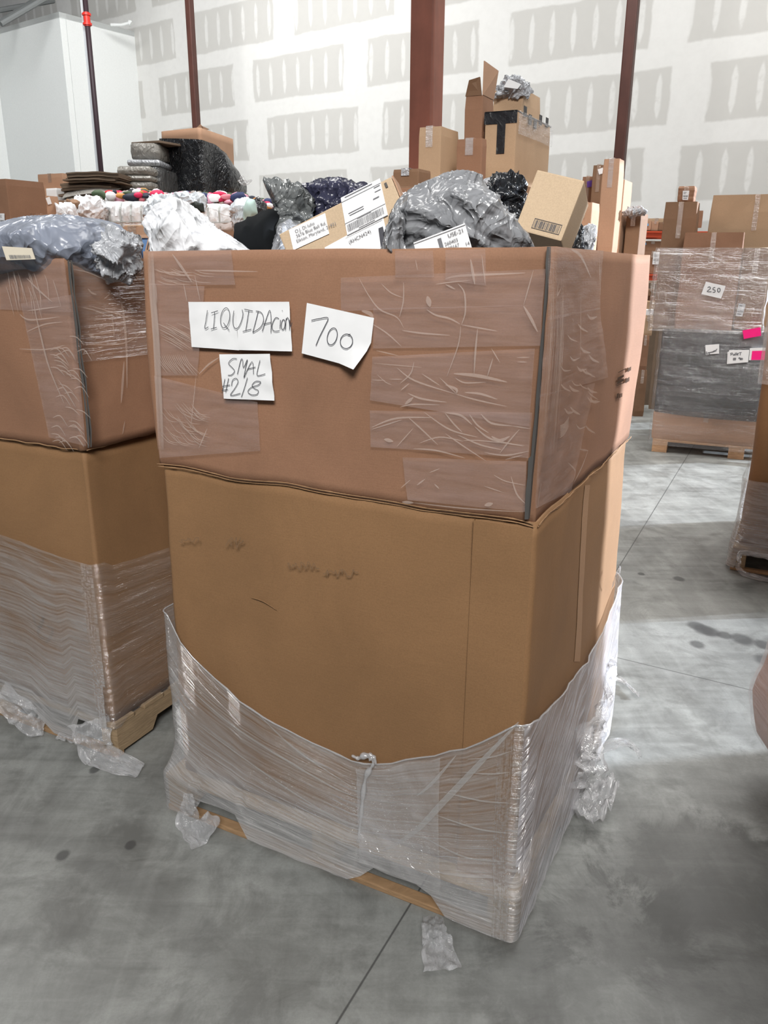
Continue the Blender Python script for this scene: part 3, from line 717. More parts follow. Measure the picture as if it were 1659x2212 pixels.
# side face tape (right of the corner)
def z3(pts): return [(1000 + x / 3.252, 520 + y / 3.252) for x, y in pts]
sc = []
for j in range(34):
    x = 600 + rnd.random() * 110; y = 120 + rnd.random() * 400; sc.append((.003, z3([(x, y), (x - 12 * rnd.random(), y + 400), (x - 60, y + 900 + 300 * rnd.random())])))
for j in range(22):
    x = 680 + rnd.random() * 220; y = 500 + rnd.random() * 800; sc.append((.005 + .006 * rnd.random(), z3([(x, y), (x + 25, y + 30), (x + 70, y + 10 + 50 * rnd.random())])))
sc += [(.01, z3([(960, 130), (965, 380)])), (.012, z3([(760, 60), (830, 110), (900, 260)])), (.01, z3([(670, 300), (665, 380), (690, 330)])), (.012, z3([(880, 1470), (840, 1580), (780, 1700)])), (.008, z3([(740, 1560), (790, 1620), (770, 1690)])), (.008, z3([(820, 1465), (880, 1475)])),
       (.006, z3([(550, 1700), (520, 1900)])), (.006, z3([(830, 330), (825, 850)]))]
for j in range(8): sc.append((.008, z3([(680, 1300 + j * 12), (710, 1290 + j * 10), (745, 1240 + j * 9)])))
tape_poly('S', z3([(605, 40), (985, 70), (960, 480), (590, 560)]), 0.024, [], seed=11)
tape_poly('S', z3([(590, 540), (965, 470), (1020, 960), (540, 1100)]), 0.023, sc, seed=12)
tape_poly('S', z3([(545, 1080), (930, 1000), (760, 1760), (510, 1880)]), 0.025, [], seed=13)
# pale flap and pale band on side face
k = MB()
def pt_(a, b):
    w_ = spt(1265 + 11 * a - 30 * b, 1048 + 380 * b, 0.0); t = (w_ - CN).dot(DR)
    return (w_ + NS * (lowd(t, w_.z) + .0015), (a, b))
k.grid(pt_, 3, 24)
tag(k.build('paper_tape', card('gummed_tape', (0.36, 0.215, 0.12), .05), bin_), 'pale paper tape strip down the side')
# printed marks on side
k = MB()
for (u, v, wd_, hh) in ((1320, 803, 16, 1.6), (1319, 815, 13, 5), (1319, 823, 13, 6), (1318, 832, 14, 1.6), (1340, 795, 8, 8), (1336, 818, 9, 9), (1319, 850, 4, 10), (1324, 850, 3, 9), (1328, 849, 2, 8)):
    qs = []
    for (uu_, vv_) in ((u, v), (u + wd_, v - .55 * wd_), (u + wd_, v - .55 * wd_ + hh), (u, v + hh)):
        w_ = spt(uu_, vv_, 0.0); t_ = (w_ - CN).dot(DR); qs.append(w_ + NS * (upd(t_, w_.z) + .013))
    k.add(qs, [(0, 1, 2, 3)])
tag(k.build('printed_marks', flat('faded_print', (0.09, 0.06, 0.045), 0.95, 0.0), bin_), 'small faded black print')
# pink blotch seen through film
k = MB(); c = CN + DR * (LSB - .03) + NS * 0.004
# inner rear flap catching light
k = MB()
fa = CR + DL * .18 + UP * (ZTN - .03); fbp = CR + DL * .55 + UP * (ZTN - .03)
k.add([fa - DR * .02, fbp - DR * .02, fbp - DR * .03 + UP * .035, fa - DR * .03 + UP * .03, fa - DR * .012, fbp - DR * .012, fbp - DR * .02 + UP * .035, fa - DR * .02 + UP * .03],
      [(0, 1, 2, 3), (5, 4, 7, 6), (3, 2, 6, 7), (0, 3, 7, 4), (1, 5, 6, 2)])
tag(k.build('rear_flap', m_inside, bin_), 'pale inner flap at the rear rim')
# faint smudged writing on lower section
k = MB()
def scribble(x0, y0, L, amp, n, seed):
    r = random.Random(seed); pts = []
    for i in range(n): pts.append((x0 + L * i / n + r.uniform(-4, 4), y0 + r.uniform(-amp, amp)))
    return smooth_path([fpt(u, v, .021) for u, v in pts], 4)
for a in ((490, 1172, 42, 12, 14, 1), (622, 1222, 70, 8, 22, 2), (700, 1238, 75, 9, 22, 3), (385, 1166, 50, 6, 14, 5)): 
    k = MB(); k.ribbon(scribble(*a), .0022, NF, 0, False); tag(k.build('smudged_writing', m_smudge, bin_), 'faint rubbed-out scribble')
for cp in ([(885, 1355), (940, 1372), (1010, 1380)], [(540, 1290), (570, 1300), (600, 1320)], [(1040, 1145), (1090, 1170), (1135, 1172)]):
    k = MB(); k.tube(smooth_path([fpt(u, v, .008) for u, v in cp], 5), .0016, 5, 0, lambda t: math.sin(math.pi * t) + .05); k.build('crease', m_card_lo, bin_, True)

# ---- paper labels with handwriting
def z8(pts): return [(350 + x / 3.318, 600 + y / 3.318) for x, y in pts]
def ell(cx, cy, rx, ry, rot=0, a0=-90, a1=280, n=18):
    o = []
    for i in range(n + 1):
        t = math.radians(a0 + (a1 - a0) * i / n); x = rx * math.cos(t); y = ry * math.sin(t); r = math.radians(rot)
        o.append((cx + x * math.cos(r) - y * math.sin(r), cy + x * math.sin(r) + y * math.cos(r)))
    return o
def sheet(poly, strokes, label, off=0.030, lw=0.0016, curl=None):
    n = NF; k = MB()
    pts = [fpt(u, v, off) for u, v in z8(poly)]
    c = sum(pts, V((0, 0, 0))) / len(pts)
    if len(pts) == 4:
        def fn(a, b):
            p = pts[0].lerp(pts[1], a).lerp(pts[3].lerp(pts[2], a), b)
            return (p + n * (0.0025 * mn.noise(V((a * 3, b * 4, len(strokes))))), (a, b))
        k.grid(fn, 14, 10)
    else:
        # curled corner: fan subdivided
        m_ = []
        for i in range(len(pts)):
            a = pts[i]; b = pts[(i + 1) % len(pts)]; m_.append(a)
            m_ += [a.lerp(b, .33), a.lerp(b, .66)]
        vs = [c]; fs = []; L = len(m_)
        for rg in range(1, 6):
            for q in m_: vs.append(c.lerp(q, rg / 5))
        for j in range(L): fs.append((0, 1 + j, 1 + (j + 1) % L))
        for rg in range(4):
            for j in range(L): a_ = 1 + rg * L + j; b_ = 1 + rg * L + (j + 1) % L; fs.append((a_, a_ + L, b_ + L, b_))
        if curl:
            cq = fpt(*z8([curl])[0], off)
            for i, q in enumerate(vs):
                d = (q - cq).length; vs[i] = q + n * max(0, (0.045 - d)) * .5
        k.add(vs, fs)
    o = k.build('paper_label', m_paper, bin_, True); tag(o, label)
    k = MB()
    for s in strokes:
        raw = [fpt(u, v, off + 0.0045) for u, v in z8(s)]
        k.ribbon(smooth_path(raw, 4) if len(raw) > 2 else raw, lw, n, 0, False)
    k.build('handwriting', m_ink, o)
    return o
# crop-8 coordinates
sheet([(188, 173), (519, 173), (552, 520), (212, 496)], [], 'left half of the white sheet reading LIQUIDAcion', 0.0285)
S1 = [[(325, 232), (315, 300), (306, 362), (332, 352)], [(352, 252), (400, 237)], [(377, 245), (374, 300), (368, 362)], [(350, 368), (392, 355)],
      ell(452, 287, 32, 72, 8, -70, 290), [(440, 322), (460, 350), (482, 376)],
      [(515, 235), (507, 300), (515, 352), (540, 362), (565, 320), (580, 260), (573, 228)],
      [(590, 225), (650, 238)], [(622, 235), (612, 300), (600, 375)], [(578, 385), (640, 368)],
      [(690, 238), (672, 310), (650, 390)], [(672, 238), (712, 250), (728, 300), (705, 355), (650, 392)],
      [(718, 382), (745, 300), (772, 232), (782, 300), (780, 392)], [(728, 332), (785, 318)],
      [(838, 292), (812, 288), (788, 340), (800, 380), (842, 380)], [(848, 302), (845, 366)], [(860, 233), (864, 236)],
      ell(868, 335, 13, 36, 5), [(884, 375), (890, 290)], [(886, 310), (900, 284), (912, 320), (914, 372)], [(914, 300), (922, 350), (932, 322)]]
sheet([(519, 173), (911, 172), (932, 528), (552, 518)], S1, 'right half of the white sheet reading LIQUIDAcion', 0.0305)
sheet([(1038, 180), (1519, 288), (1498, 465), (1405, 650), (1001, 541)],
      [[(1070, 305), (1130, 292), (1190, 288), (1165, 350), (1130, 420), (1103, 485)], ell(1220, 420, 34, 62, 14, -60, 300), ell(1322, 455, 44, 52, 10, -80, 285), [(1333, 410), (1350, 404)]],
      'white torn-corner sheet reading 700', 0.030, 0.0018, (1405, 650))
sheet([(410, 549), (773, 545), (805, 881), (442, 866)],
      [[(536, 580), (505, 580), (476, 612), (500, 640), (520, 668), (498, 696), (472, 698)], [(540, 690), (565, 590), (578, 590), (583, 645), (612, 585), (598, 650), (586, 715)], [(586, 715), (645, 600), (655, 690)], [(612, 655), (670, 640)], [(702, 590), (680, 690), (700, 700), (740, 688)],
       [(450, 725), (430, 830)], [(477, 720), (455, 820)], [(433, 778), (487, 768)], [(428, 808), (472, 800)],
       [(498, 775), (505, 735), (530, 720), (545, 745), (520, 795), (490, 838), (510, 842), (562, 828)], [(612, 715), (590, 790), (568, 855)],
       [(708, 745), (672, 742), (645, 770), (665, 795), (690, 808), (680, 835), (640, 838), (615, 815), (640, 785), (690, 768), (708, 748)]],
      'white sheet reading SMAL #2/8', 0.030)

# ------------------------------------------------------------------ stretch wrap around a bin base
def interp(tab, x):
    if x <= tab[0][0]: return tab[0][1]
    for i in range(len(tab) - 1):
        if x <= tab[i + 1][0]:
            a, b = tab[i], tab[i + 1]; t = (x - a[0]) / (b[0] - a[0] + 1e-9); t = t * t * (3 - 2 * t) * .5 + t * .5
            return a[1] + (b[1] - a[1]) * t
    return tab[-1][1]
def face_tab(pxs, side, back=False):
    out = []
    for (u, v) in pxs:
        p = fpt(u, v) if side == 'F' else spt(u, v)
        out.append(((p - CN).dot(DL if side == 'F' else DR), p.z))
    return sorted(out)
topF = face_tab([(372, 1318), (395, 1370), (420, 1405), (480, 1460), (540, 1515), (600, 1552), (700, 1602), (780, 1638), (830, 1641), (920, 1626), (1010, 1606), (1095, 1572), (1122, 1555)], 'F')
topS = face_tab([(1122, 1555), (1150, 1538), (1200, 1485), (1250, 1420), (1290, 1345), (1318, 1270)], 'S')
pf = [PN, PN + DR * LSp, PN + DR * LSp + DL * LFp, PN + DL * LFp]
perb = perimeter(grow(LOOP, 0.022), [max(.03, r) for r in RAD], 26, 7)
perp = perimeter(grow(pf, 0.010), [.02, .10, .05, .03], 26, 7)
nP = len(perb); perbs = cum(perb)
def wrap_top(i):
    p = perb[i]; a = (p - CN).dot(DL); b = (p - CN).dot(DR)
    if b < 0.02 and a > -.03: return interp(topF, a)
    if a < 0.05 and b < LSB * .92: return interp(topS, b)
    if b > LSB * .9: return topS[-1][1] + (topF[-1][1] - topS[-1][1]) * max(0, min(1, a / LB))
    return topF[-1][1]
def pfz(u): # lower edge of the film on the pallet front: list of (pixel u, z)
    return u
slots = []
for (ua, ub, zz) in ((418, 534, .092), (778, 948, .085)):
    a = (on_plane(ua, 1740, PN + NF * .01, NF) - PN).dot(DL); b = (on_plane(ub, 1900, PN + NF * .01, NF) - PN).dot(DL)
    slots.append((min(a, b), max(a, b), zz))
def wrap_bot(i):
    p = perp[i]; a = (p - PN).dot(DL); b = (p - PN).dot(DR)
    z = 0.012
    if b < 0.02:
        for (s0, s1, zz) in slots:
            e = min(a - s0, s1 - a)
            if e > -.02: z = max(z, zz * min(1, max(0, (e + .02) / .05)) + .012 * mn.noise(V((a * 60, 0, 2))))
    return max(z, .008) + .006 * (mn.noise(V((a * 30, b * 30, 1))) + .3)
def wfn(phase):
    def fn(a, b):
        x = a * nP; i0 = int(x) % nP; i = i0
        pb_, pp = perb[i], perp[i]
        zt_ = wrap_top(i); zb_ = wrap_bot(i)
        z = zb_ + (zt_ - zb_) * b
        # flare: full pallet width below the deck, then tight along the box
        q = (pb_ - CN).dot(DR); side = 1 if ((pb_ - CN).dot(DL) < .02 and q > .01) else 0
        fl_h = 0.11 if not side else 0.62
        t = 1 if z <= HP + .005 else max(0, 1 - (z - HP - .005) / fl_h)
        t = t * t if not side else t ** 1.5
        P = pb_.lerp(pp, t)
        o = outward(perb, i)
        if o.dot(pb_ - org) < 0: o = -o
        s = perbs[i]
        wob = .003 * fb(s * 2, z * 4, 5, 1.5) + .0006 * mn.noise(V((s * 2, z / zt_ * 45, 1)))
        if side: wob += .010 * mn.noise(V((s * 16, z * 2.2, 7)))
        P = P + o * (0.004 + max(-.003, wob))
        P.z = z
        return (P, (s, z / zt_ * .62))
    return fn
k = MB(); k.grid(wfn(0), nP, 70)
# per-face material: side faces get the bunched film
for fi, f in enumerate(k.f):
    c = sum((k.v[j] for j in f), V((0, 0, 0))) / 4
    if (c - CN).dot(DL) < .03 and (c - CN).dot(DR) > -.02: k.m[fi] = 1
sw = root('stretch_wrap', PN, 'clear stretch film wound round the base of the bin marked 700 and its pallet', 'plastic wrap')
k.build('film', [m_film, m_film_rt], sw, True)
# loose second layer on the front, right of x=780
k = MB()
def lfn(a, b):
    s = (1 - a) * (fpt(785, 1700) - CN).dot(DL) + a * (fpt(960, 1700) - CN).dot(DL)
    i = min(range(nP), key=lambda j: abs((perb[j] - CN).dot(DL) - s) + 5 * max(0, (perb[j] - CN).dot(DR) + .0))
    zt_ = interp(topF, s) - .006; z = .10 + (zt_ - .10) * b
    t = 1 if z <= HP else max(0, 1 - (z - HP) / .20) ** 2
    base = CN + DL * s + NF * .022; pbs = PN + DL * s + NF * .01
    P = base.lerp(pbs, t); P += NF * (.014 + .012 * abs(fb(s * 6, z * 6, 15, 1.5)) * (1 - a))
    P.z = z; return (P, (s, z * .8 - s * .5))
k.grid(lfn, 60, 50)
k.build('loose_layer', film('stretch_film_loose', (0.72, .70, .70), 0.05, 0.42, .2, 9, 14, .8), sw, True)
k = MB()
q = [(778, 1632), (800, 1636), (806, 1650), (790, 1680), (782, 1740), (776, 1800), (768, 1850), (765, 1880)]
k.tube(smooth_path([fpt(u, v, .045) for u, v in q], 6), .006, 6, 0, lambda t: .5 + abs(mn.noise(V((t * 9, 0, 0)))) * 2.5)
q = [(760, 1632), (775, 1638), (790, 1630), (806, 1634), (812, 1650)]
k.tube(smooth_path([fpt(u, v, .045) for u, v in q], 6), .005, 6, 0, lambda t: .6 + abs(mn.noise(V((t * 7, 2, 0)))) * 2)
k.build('bunched_edge', m_scrap, sw, True)
# folds lying across the film
for cp, wd_ in (([(1120, 1560), (1041, 1644), (960, 1730), (889, 1802), (800, 1852)], .016), ([(985, 1632), (935, 1690), (900, 1720)], .008), ([(560, 1545), (640, 1620), (760, 1700)], .006), ([(400, 1480), (520, 1580), (700, 1690), (765, 1720)], .007),
                ([(420, 1560), (600, 1690), (760, 1790)], .006), ([(960, 1712), (1040, 1730), (1100, 1735)], .005), ([(940, 1760), (1030, 1790), (1098, 1800)], .005), ([(1000, 1668), (1060, 1672), (1100, 1668)], .004), ([(900, 1800), (1000, 1850), (1095, 1862)], .006), ([(1010, 1640), (1060, 1636), (1106, 1622)], .004)):
    k = MB(); k.ribbon(smooth_path([fpt(u, v, .044) for u, v in cp], 8), wd_, NF, 0); k.build('film_fold', m_crease2, sw)
# rolled top edge of the film
k = MB(); pts = []
for i in range(nP + 1):
    P, _ = wfn(0)(i / nP, 1.0); pts.append(P)
pts = pts[:-1] + [pts[0]]
k.tube(pts, .0035, 5, 0, lambda t: .6 + .8 * abs(mn.noise(V((t * 60, 0, 0))))); k.build('rolled_edge', m_scrap, sw, True)
# drip of bunched film hanging off the rear right of the pallet (clumps)
def crumple(name, parent, pts, wd, mat, seed, label=None, n_=None, lift=.01):
    """torn strip of film: ribbon along a path with crumpled width"""
    k = MB(); P = smooth_path([V(p) for p in pts], 8); L = len(P)
    def fn(a, b):
        i = min(L - 1, int(round(b * (L - 1)))); p = P[i]; t = (P[min(i + 1, L - 1)] - P[max(i - 1, 0)]).normalized()
        nn = V(n_) if n_ else V((0, 0, 1))
        s = t.cross(nn).normalized(); w_ = wd(b) if callable(wd) else wd
        q = p + s * (a - .5) * w_ * (1 + .3 * mn.noise(V((b * 6, a * 2, seed))))
        q += nn * (lift * 1.6 * mn.noise(V((a * 5 + seed, b * 9, 3))) + lift)
        q.z = max(q.z, 0.003); return (q, (a * .2, b * .3))
    k.grid(fn, 12, L)
    o = k.build(name, mat, parent, True)
    if label: o['label'] = label
    return o
floor_p = lambda u, v, z=0.0: at_z(u, v, z)
crumple('torn_tail', sw, [on_plane(410, 1715, PN + NF * .02, NF), on_plane(412, 1745, PN + NF * .03, NF), floor_p(420, 1780, .01), floor_p(448, 1822, .0)], lambda b: .035 + .10 * math.sin(b * 1.7) ** 2, m_scrap, 1, 'torn film tail hanging from the front left of the pallet', tuple(NF * .6 + UP * .5), .012)
crumple('torn_tail', sw, [on_plane(935, 1985, PN + NF * .02, NF), floor_p(938, 2010, .02), floor_p(945, 2050), floor_p(955, 2100)], lambda b: .05 + .045 * b, m_scrap, 2, 'torn film tail lying under the front slot', (0, -.3, .9), .012)
crumple('torn_tail', sw, [floor_p(1252, 1655, .16), floor_p(1290, 1625, .14), floor_p(1330, 1608, .1), floor_p(1362, 1612, .08), floor_p(1382, 1640, .05)], lambda b: .05 * (1 - b) + .012, m_scrap, 3, 'thin twisted film tail pointing right', (0, -.4, .9), .012)
crumple('torn_tail', sw, [floor_p(1240, 1770, .02), floor_p(1270, 1760, .01), floor_p(1300, 1730, .01), floor_p(1320, 1700, .02)], lambda b: .16 * (1 - b * .7), m_scrap, 4, 'loose heap of film beside the pallet', (0, 0, 1), .035)
crumple('torn_tail', sw, [floor_p(1245, 1700, .10), floor_p(1262, 1660, .16), floor_p(1255, 1610, .22), floor_p(1285, 1560, .24)], lambda b: .14 - .04 * b, m_scrap, 5, 'bulging clump of bunched film', (.6, -.7, .3), .03)
crumple('torn_tail', sw, [floor_p(1285, 1560, .26), floor_p(1305, 1500, .3), floor_p(1312, 1440, .34), floor_p(1308, 1425, .36)], lambda b: .09 - .05 * b, m_scrap, 6, 'bunched film sheet on the right', (.6, -.7, .2), .02)
crumple('torn_tail', sw, [spt(1320, 1270, .03), spt(1330, 1240, .05), spt(1338, 1225, .05), spt(1334, 1255, .06)], lambda b: .012, m_scrap, 7, 'tiny curl of film', (.6, -.7, 0), .003)

def loose_scrap(pts, wd, seed, label):
    c = V(pts[0]); rt = None
    k = MB(); P = smooth_path([V(p) for p in pts], 8); L = len(P)
    def fn(a, b):
        i = min(L - 1, int(round(b * (L - 1)))); p = P[i]; t = (P[min(i + 1, L - 1)] - P[max(i - 1, 0)]).normalized()
        s = t.cross(UP).normalized(); q = p + s * (a - .5) * wd(b); q = q + UP * (.008 + .02 * abs(mn.noise(V((a * 5, b * 8, seed))))); return (q, (a * .2, b * .3))
    k.grid(fn, 8, L); return tag(centre_origin(k.build('film_scrap', m_scrap, None, True)), label, 'plastic scrap')
loose_scrap([floor_p(1312, 1470), floor_p(1335, 1472), floor_p(1355, 1485), floor_p(1380, 1510)], lambda b: .03 * (1 - b) + .01, 5, 'thin bent strip of torn film lying on the floor right of the large bin')

# ------------------------------------------------------------------ generic carton
def carton(label, uL, uC, uR, vT, vB, y, mat, cat='box', name='cardboard_box', group=None, tape=True, lenL=None, lenR=None, dl=None, dr=None, tm=None, z0=None, flaps=False, rough=.006):
    dl = dl or DL; dr = dr or DR
    P = at_y(uC, vT, y); zt_ = P.z
    LL = lenL or solve(lambda t: proj(P + dl * t)[0], uL, 0.01, 6)
    LR = lenR or solve(lambda t: proj(P + dr * t)[0], uR, 0.01, 6)
    zb = z0 if z0 is not None else solve(lambda z: proj(V((P.x, P.y, z)))[1], vB, zt_, zt_ - 6)
    h = zt_ - zb; base = V((P.x, P.y, zb))
    ctr = base + dl * LL / 2 + dr * LR / 2
    rt = root(name, ctr, label, cat, group)
    seed = uC * .37 + vT * .11
    k = MB(); amp = rough * min(1.5, .5 + h)
    crn = [base, base + dr * LR, base + dr * LR + dl * LL, base + dl * LL]
    pr = perimeter(crn, [.006] * 4, 5, 2); n = len(pr); nz = 8
    cc = ctr.copy()
    def P_(i, b):
        p = pr[i % n]; o = (V((p.x, p.y, 0)) - V((cc.x, cc.y, 0))).normalized()
        z = zb + h * b; d = amp * fb(p.x * 3 + seed, z * 3 + p.y * 3, seed, 1) - (amp * .8 if b in (0, 1) else 0)
        return V((p.x, p.y, z)) + o * d
    k.grid(lambda a, b: (P_(int(round(a * n)), b), (a * (LL + LR) * 2, b * h)), n, nz)
    top = [P_(i, 1) for i in range(n)]; bt = [P_(i, 0) for i in range(n)]
    # top closed by two flaps with a slit, slightly sagging
    k.add(top, [tuple(range(n))]); k.add(bt, [tuple(range(n))[::-1]])
    k.build('body', mat, rt, False)
    if tape:
        tmm = tm or m_box_tape; k = MB(); tw = min(.05, LL * .3)
        c0 = base + dl * (LL / 2 - tw / 2) - dr * .004
        k.box(V((c0.x, c0.y, zt_ - h * .28)), dl * tw, dr * -.002, UP * (h * .28 + .004))
        k.box(V((c0.x, c0.y, zt_ + .002)), dl * tw, dr * (LR + .006), UP * .002)
        k.build('tape_strip', tmm, rt)
    if flaps:
        k = MB(); k.box(base + UP * (h - .002) - dr * .003, dl * LL * .495, dr * (LR + .006), UP * .006); k.box(base + UP * (h - .002) - dr * .003 + dl * LL * .505, dl * LL * .495, dr * (LR + .006), UP * .006)
        k.build('top_flap', mat, rt)
    rt['_b'] = (base.x, base.y, base.z, LL, LR, h)
    return rt
def sticker(rt, side, poly, mat=None, name='shipping_label', bars=True, dl=None, dr=None, off=.012, label=None, strokes=(), lw=.006):
    b = rt['_b']; base = V(b[:3]); dl = dl or DL; dr = dr or DR
    n = -dr if side == 'F' else -dl
    pts = [on_plane(u, v, base + n * off, n) for u, v in poly]
    k = MB(); k.add(pts, [(0, 1, 2, 3)]); k.add([p - n * .002 for p in pts], [(3, 2, 1, 0)])
    o = k.build(name, mat or m_paper, rt)
    if label: o['label'] = label
    if bars:
        k = MB(); r = random.Random(int(poly[0][0]))
        a0, a1, a2, a3 = [p + n * .003 for p in pts]
        def q(a, bb): return a0.lerp(a1, a).lerp(a3.lerp(a2, a), bb)
        x = .12
        while x < .86:
            wd_ = r.choice((.015, .03, .045)); k.add([q(x, .55), q(x + wd_, .55), q(x + wd_, .72), q(x, .72)], [(0, 1, 2, 3)]); x += wd_ + r.choice((.02, .035))
        for yy in (.15, .24, .33, .84): k.add([q(.12, yy), q(.12 + .5 * r.random() + .2, yy), q(.5, yy + .025), q(.12, yy + .025)], [(0, 1, 2, 3)])
        k.build('print', m_grey_print, o)
    if strokes:
        k = MB()
        for s in strokes:
            raw = [on_plane(u, v, base + n * (off + .003), n) for u, v in s]
            k.ribbon(smooth_path(raw, 4) if len(raw) > 2 else raw, lw, n, 0, False)
        k.build('handwriting', m_pencil, o)
    return o

# ------------------------------------------------------------------ bags
def bag(name, label, cat, outline, y, depth, mat, seed, amp=.03, sub=5, cx=None, cz=None, freq=5.0, back=0.0, group=None, parent_mats=None):
    """closed bag inflated from its side outline to a real depth"""
    P = [at_y(u, v, y) for u, v in outline]
    c = sum(P, V((0, 0, 0))) / len(P)
    pol = sorted([(math.atan2(p.z - c.z, p.x - c.x), math.hypot(p.x - c.x, p.z - c.z)) for p in P])
    def rad(th):
        m_ = len(pol)
        for i in range(m_):
            a = pol[i]; b = pol[(i + 1) % m_]; b0 = b[0] + (2 * math.pi if i == m_ - 1 else 0); t = th
            if i == m_ - 1 and t < a[0]: t += 2 * math.pi
            if a[0] <= t <= b0: 
                k_ = (t - a[0]) / (b0 - a[0] + 1e-9)
                # straight edge between outline points
                x0, y0 = a[1] * math.cos(a[0]), a[1] * math.sin(a[0]); x1, y1 = b[1] * math.cos(b0), b[1] * math.sin(b0)
                dx, dy = math.cos(t), math.sin(t); den = dx * (y1 - y0) - dy * (x1 - x0)
                if abs(den) < 1e-9: return a[1]
                return abs((x0 * (y1 - y0) - y0 * (x1 - x0)) / den)
        return pol[0][1]
    bm = bmesh.new(); bmesh.ops.create_icosphere(bm, subdivisions=sub, radius=1)
    for v in bm.verts:
        d = v.co.normalized(); pl_ = math.hypot(d.x, d.z); th = math.atan2(d.z, d.x); r = rad(th)
        dd = d.y
        e = math.sqrt(max(0, 1 - abs(dd) ** 2.6))
        q = V((math.cos(th) * r * e, dd * depth, math.sin(th) * r * e))
        w_ = V((q.x * freq + seed, q.y * freq, q.z * freq))
        dis, _ = mn.voronoi(w_ + V((mn.noise(w_ * .7), mn.noise(w_ * .7 + V((9, 0, 0))), 0)) * .8)
        wp = w_ + V((mn.noise(w_ * .6 + V((7, 1, 0))), mn.noise(w_ * .6 + V((1, 5, 0))), mn.noise(w_ * .6 + V((2, 2, 9))))) * 1.1
        r1 = (1 - abs(mn.noise(V((wp.x * .9 + wp.z * .5, wp.y, wp.z * .45 - wp.x * .2)))) * 1.7)
        r2 = (1 - abs(mn.noise(wp * 2.1 + V((3, 8, 1)))) * 1.8)
        k_ = amp * (.55 * (dis[1] - dis[0]) - .5 + .95 * max(0, r1) ** 4 + .5 * max(0, r2) ** 3 + .55 * max(0, 1 - abs(mn.noise(V((wp.x * 3.2 + wp.z * 2.0, wp.y * 2, wp.z * 1.1)))) * 3) ** 2)
        k_ *= .45 + .55 * abs(dd)
        v.co = c + q + d * k_ + V((0, back, 0))
    me = bpy.data.meshes.new(name); bm.to_mesh(me); bm.free(); me.materials.append(mat)
    for p in me.polygons: p.use_smooth = True
    o = bpy.data.objects.new(name, me); C.objects.link(o)
    centre_origin(o); tag(o, label, cat, group)
    return o
def label_on_bag(o, poly, y, mat, name='shipping_label', bars=True, text=None, label=None):
    """flat label stuck on the camera side of a bag, follows a plane leaning with the bag"""
    pts = [at_y(u, v, y) for u, v in poly]; off = o.location
    k = MB(); k.add([p - off for p in pts], [(0, 1, 2, 3)]); k.add([p - off + V((0, .002, 0)) for p in pts], [(3, 2, 1, 0)])
    l = k.build(name, mat, None); l.parent = o
    if label: l['label'] = label
    return l, [p - off for p in pts]
def bars_on(parent, quad, x0, x1, y0, y1, seed, n=V((0, -1, 0)), name='barcode', lines=()):
    r = random.Random(seed); a0, a1, a2, a3 = [p + n * .002 for p in quad]; k = MB()
    def q(a, bb): return a0.lerp(a1, a).lerp(a3.lerp(a2, a), bb)
    x = x0
    while x < x1 - .01:
        wd_ = r.choice((.006, .010, .016)); k.add([q(x, y0), q(min(x + wd_, x1), y0), q(min(x + wd_, x1), y1), q(x, y1)], [(0, 1, 2, 3)]); x += wd_ + r.choice((.007, .012))
    for (lx0, lx1, ly, th) in lines: k.add([q(lx0, ly), q(lx1, ly), q(lx1, ly + th), q(lx0, ly + th)], [(0, 1, 2, 3)])
    o = k.build(name, m_grey_print, None); o.parent = parent; return o
def text_on(parent, quad, body, a, b, h, mat, n=V((0, -1, 0)), name='printed_text', width=None):
    """printed text: quad frame p0(top left) p1(top right) p3(bottom left)"""
    cu = bpy.data.curves.new(name, 'FONT'); cu.body = body; cu.size = h; cu.align_x = 'LEFT'
    tmp = bpy.data.objects.new('tmp', cu); C.objects.link(tmp); bpy.context.view_layer.update()
    me = bpy.data.meshes.new_from_object(tmp); bpy.data.objects.remove(tmp)
    ex = (quad[1] - quad[0]).normalized(); ez = (quad[0] - quad[3]); ez = (ez - ex * ez.dot(ex)).normalized()
    o0 = quad[0].lerp(quad[1], a).lerp(quad[3].lerp(quad[2], a), b) + n * .003
    for v in me.vertices: v.co = o0 + ex * v.co.x + ez * v.co.y
    me.materials.clear(); me.materials.append(mat)
    o = bpy.data.objects.new(name, me); C.objects.link(o); o.parent = parent; return o

# ------------------------------------------------------------------ CONTENTS OF THE MAIN BIN
bag('plastic_bag', 'crinkled white poly bag poking out of the left of the large bin', 'bag', [(338, 600), (340, 520), (345, 475), (366, 448), (390, 441), (410, 447), (440, 478), (470, 500), (510, 525), (540, 545), (545, 600)], 2.42, .22, m_wbag, 1, .028, 6, freq=6)
bag('fabric_bundle', 'matt black fabric bundle behind the white poly bag in the large bin', 'fabric', [(515, 600), (518, 512), (525, 492), (560, 470), (600, 450), (625, 452), (640, 600)], 2.75, .22, m_blkfab, 2, .02, 4)
bag('plastic_bag', 'glossy black poly bag with a smoky see-through knot, left of the large bin\'s parcels', 'bag', [(580, 560), (590, 500), (600, 440), (583, 405), (598, 396), (625, 400), (660, 425), (672, 450), (660, 500), (650, 560)], 2.72, .14, m_smoke, 3, .04, 5, freq=8)
bag('plastic_bag', 'shiny dark blue-black poly bag behind the tilted mailer box', 'bag', [(640, 560), (648, 445), (665, 415), (690, 397), (730, 393), (785, 400), (830, 420), (850, 560)], 2.95, .22, m_navybag, 4, .05, 5, freq=6)
bag('plastic_bag', 'small dull grey poly bag squeezed beside the tilted mailer box', 'bag', [(572, 600), (590, 520), (605, 490), (625, 480), (655, 488), (650, 600)], 2.45, .10, m_gbag, 5, .03, 4)
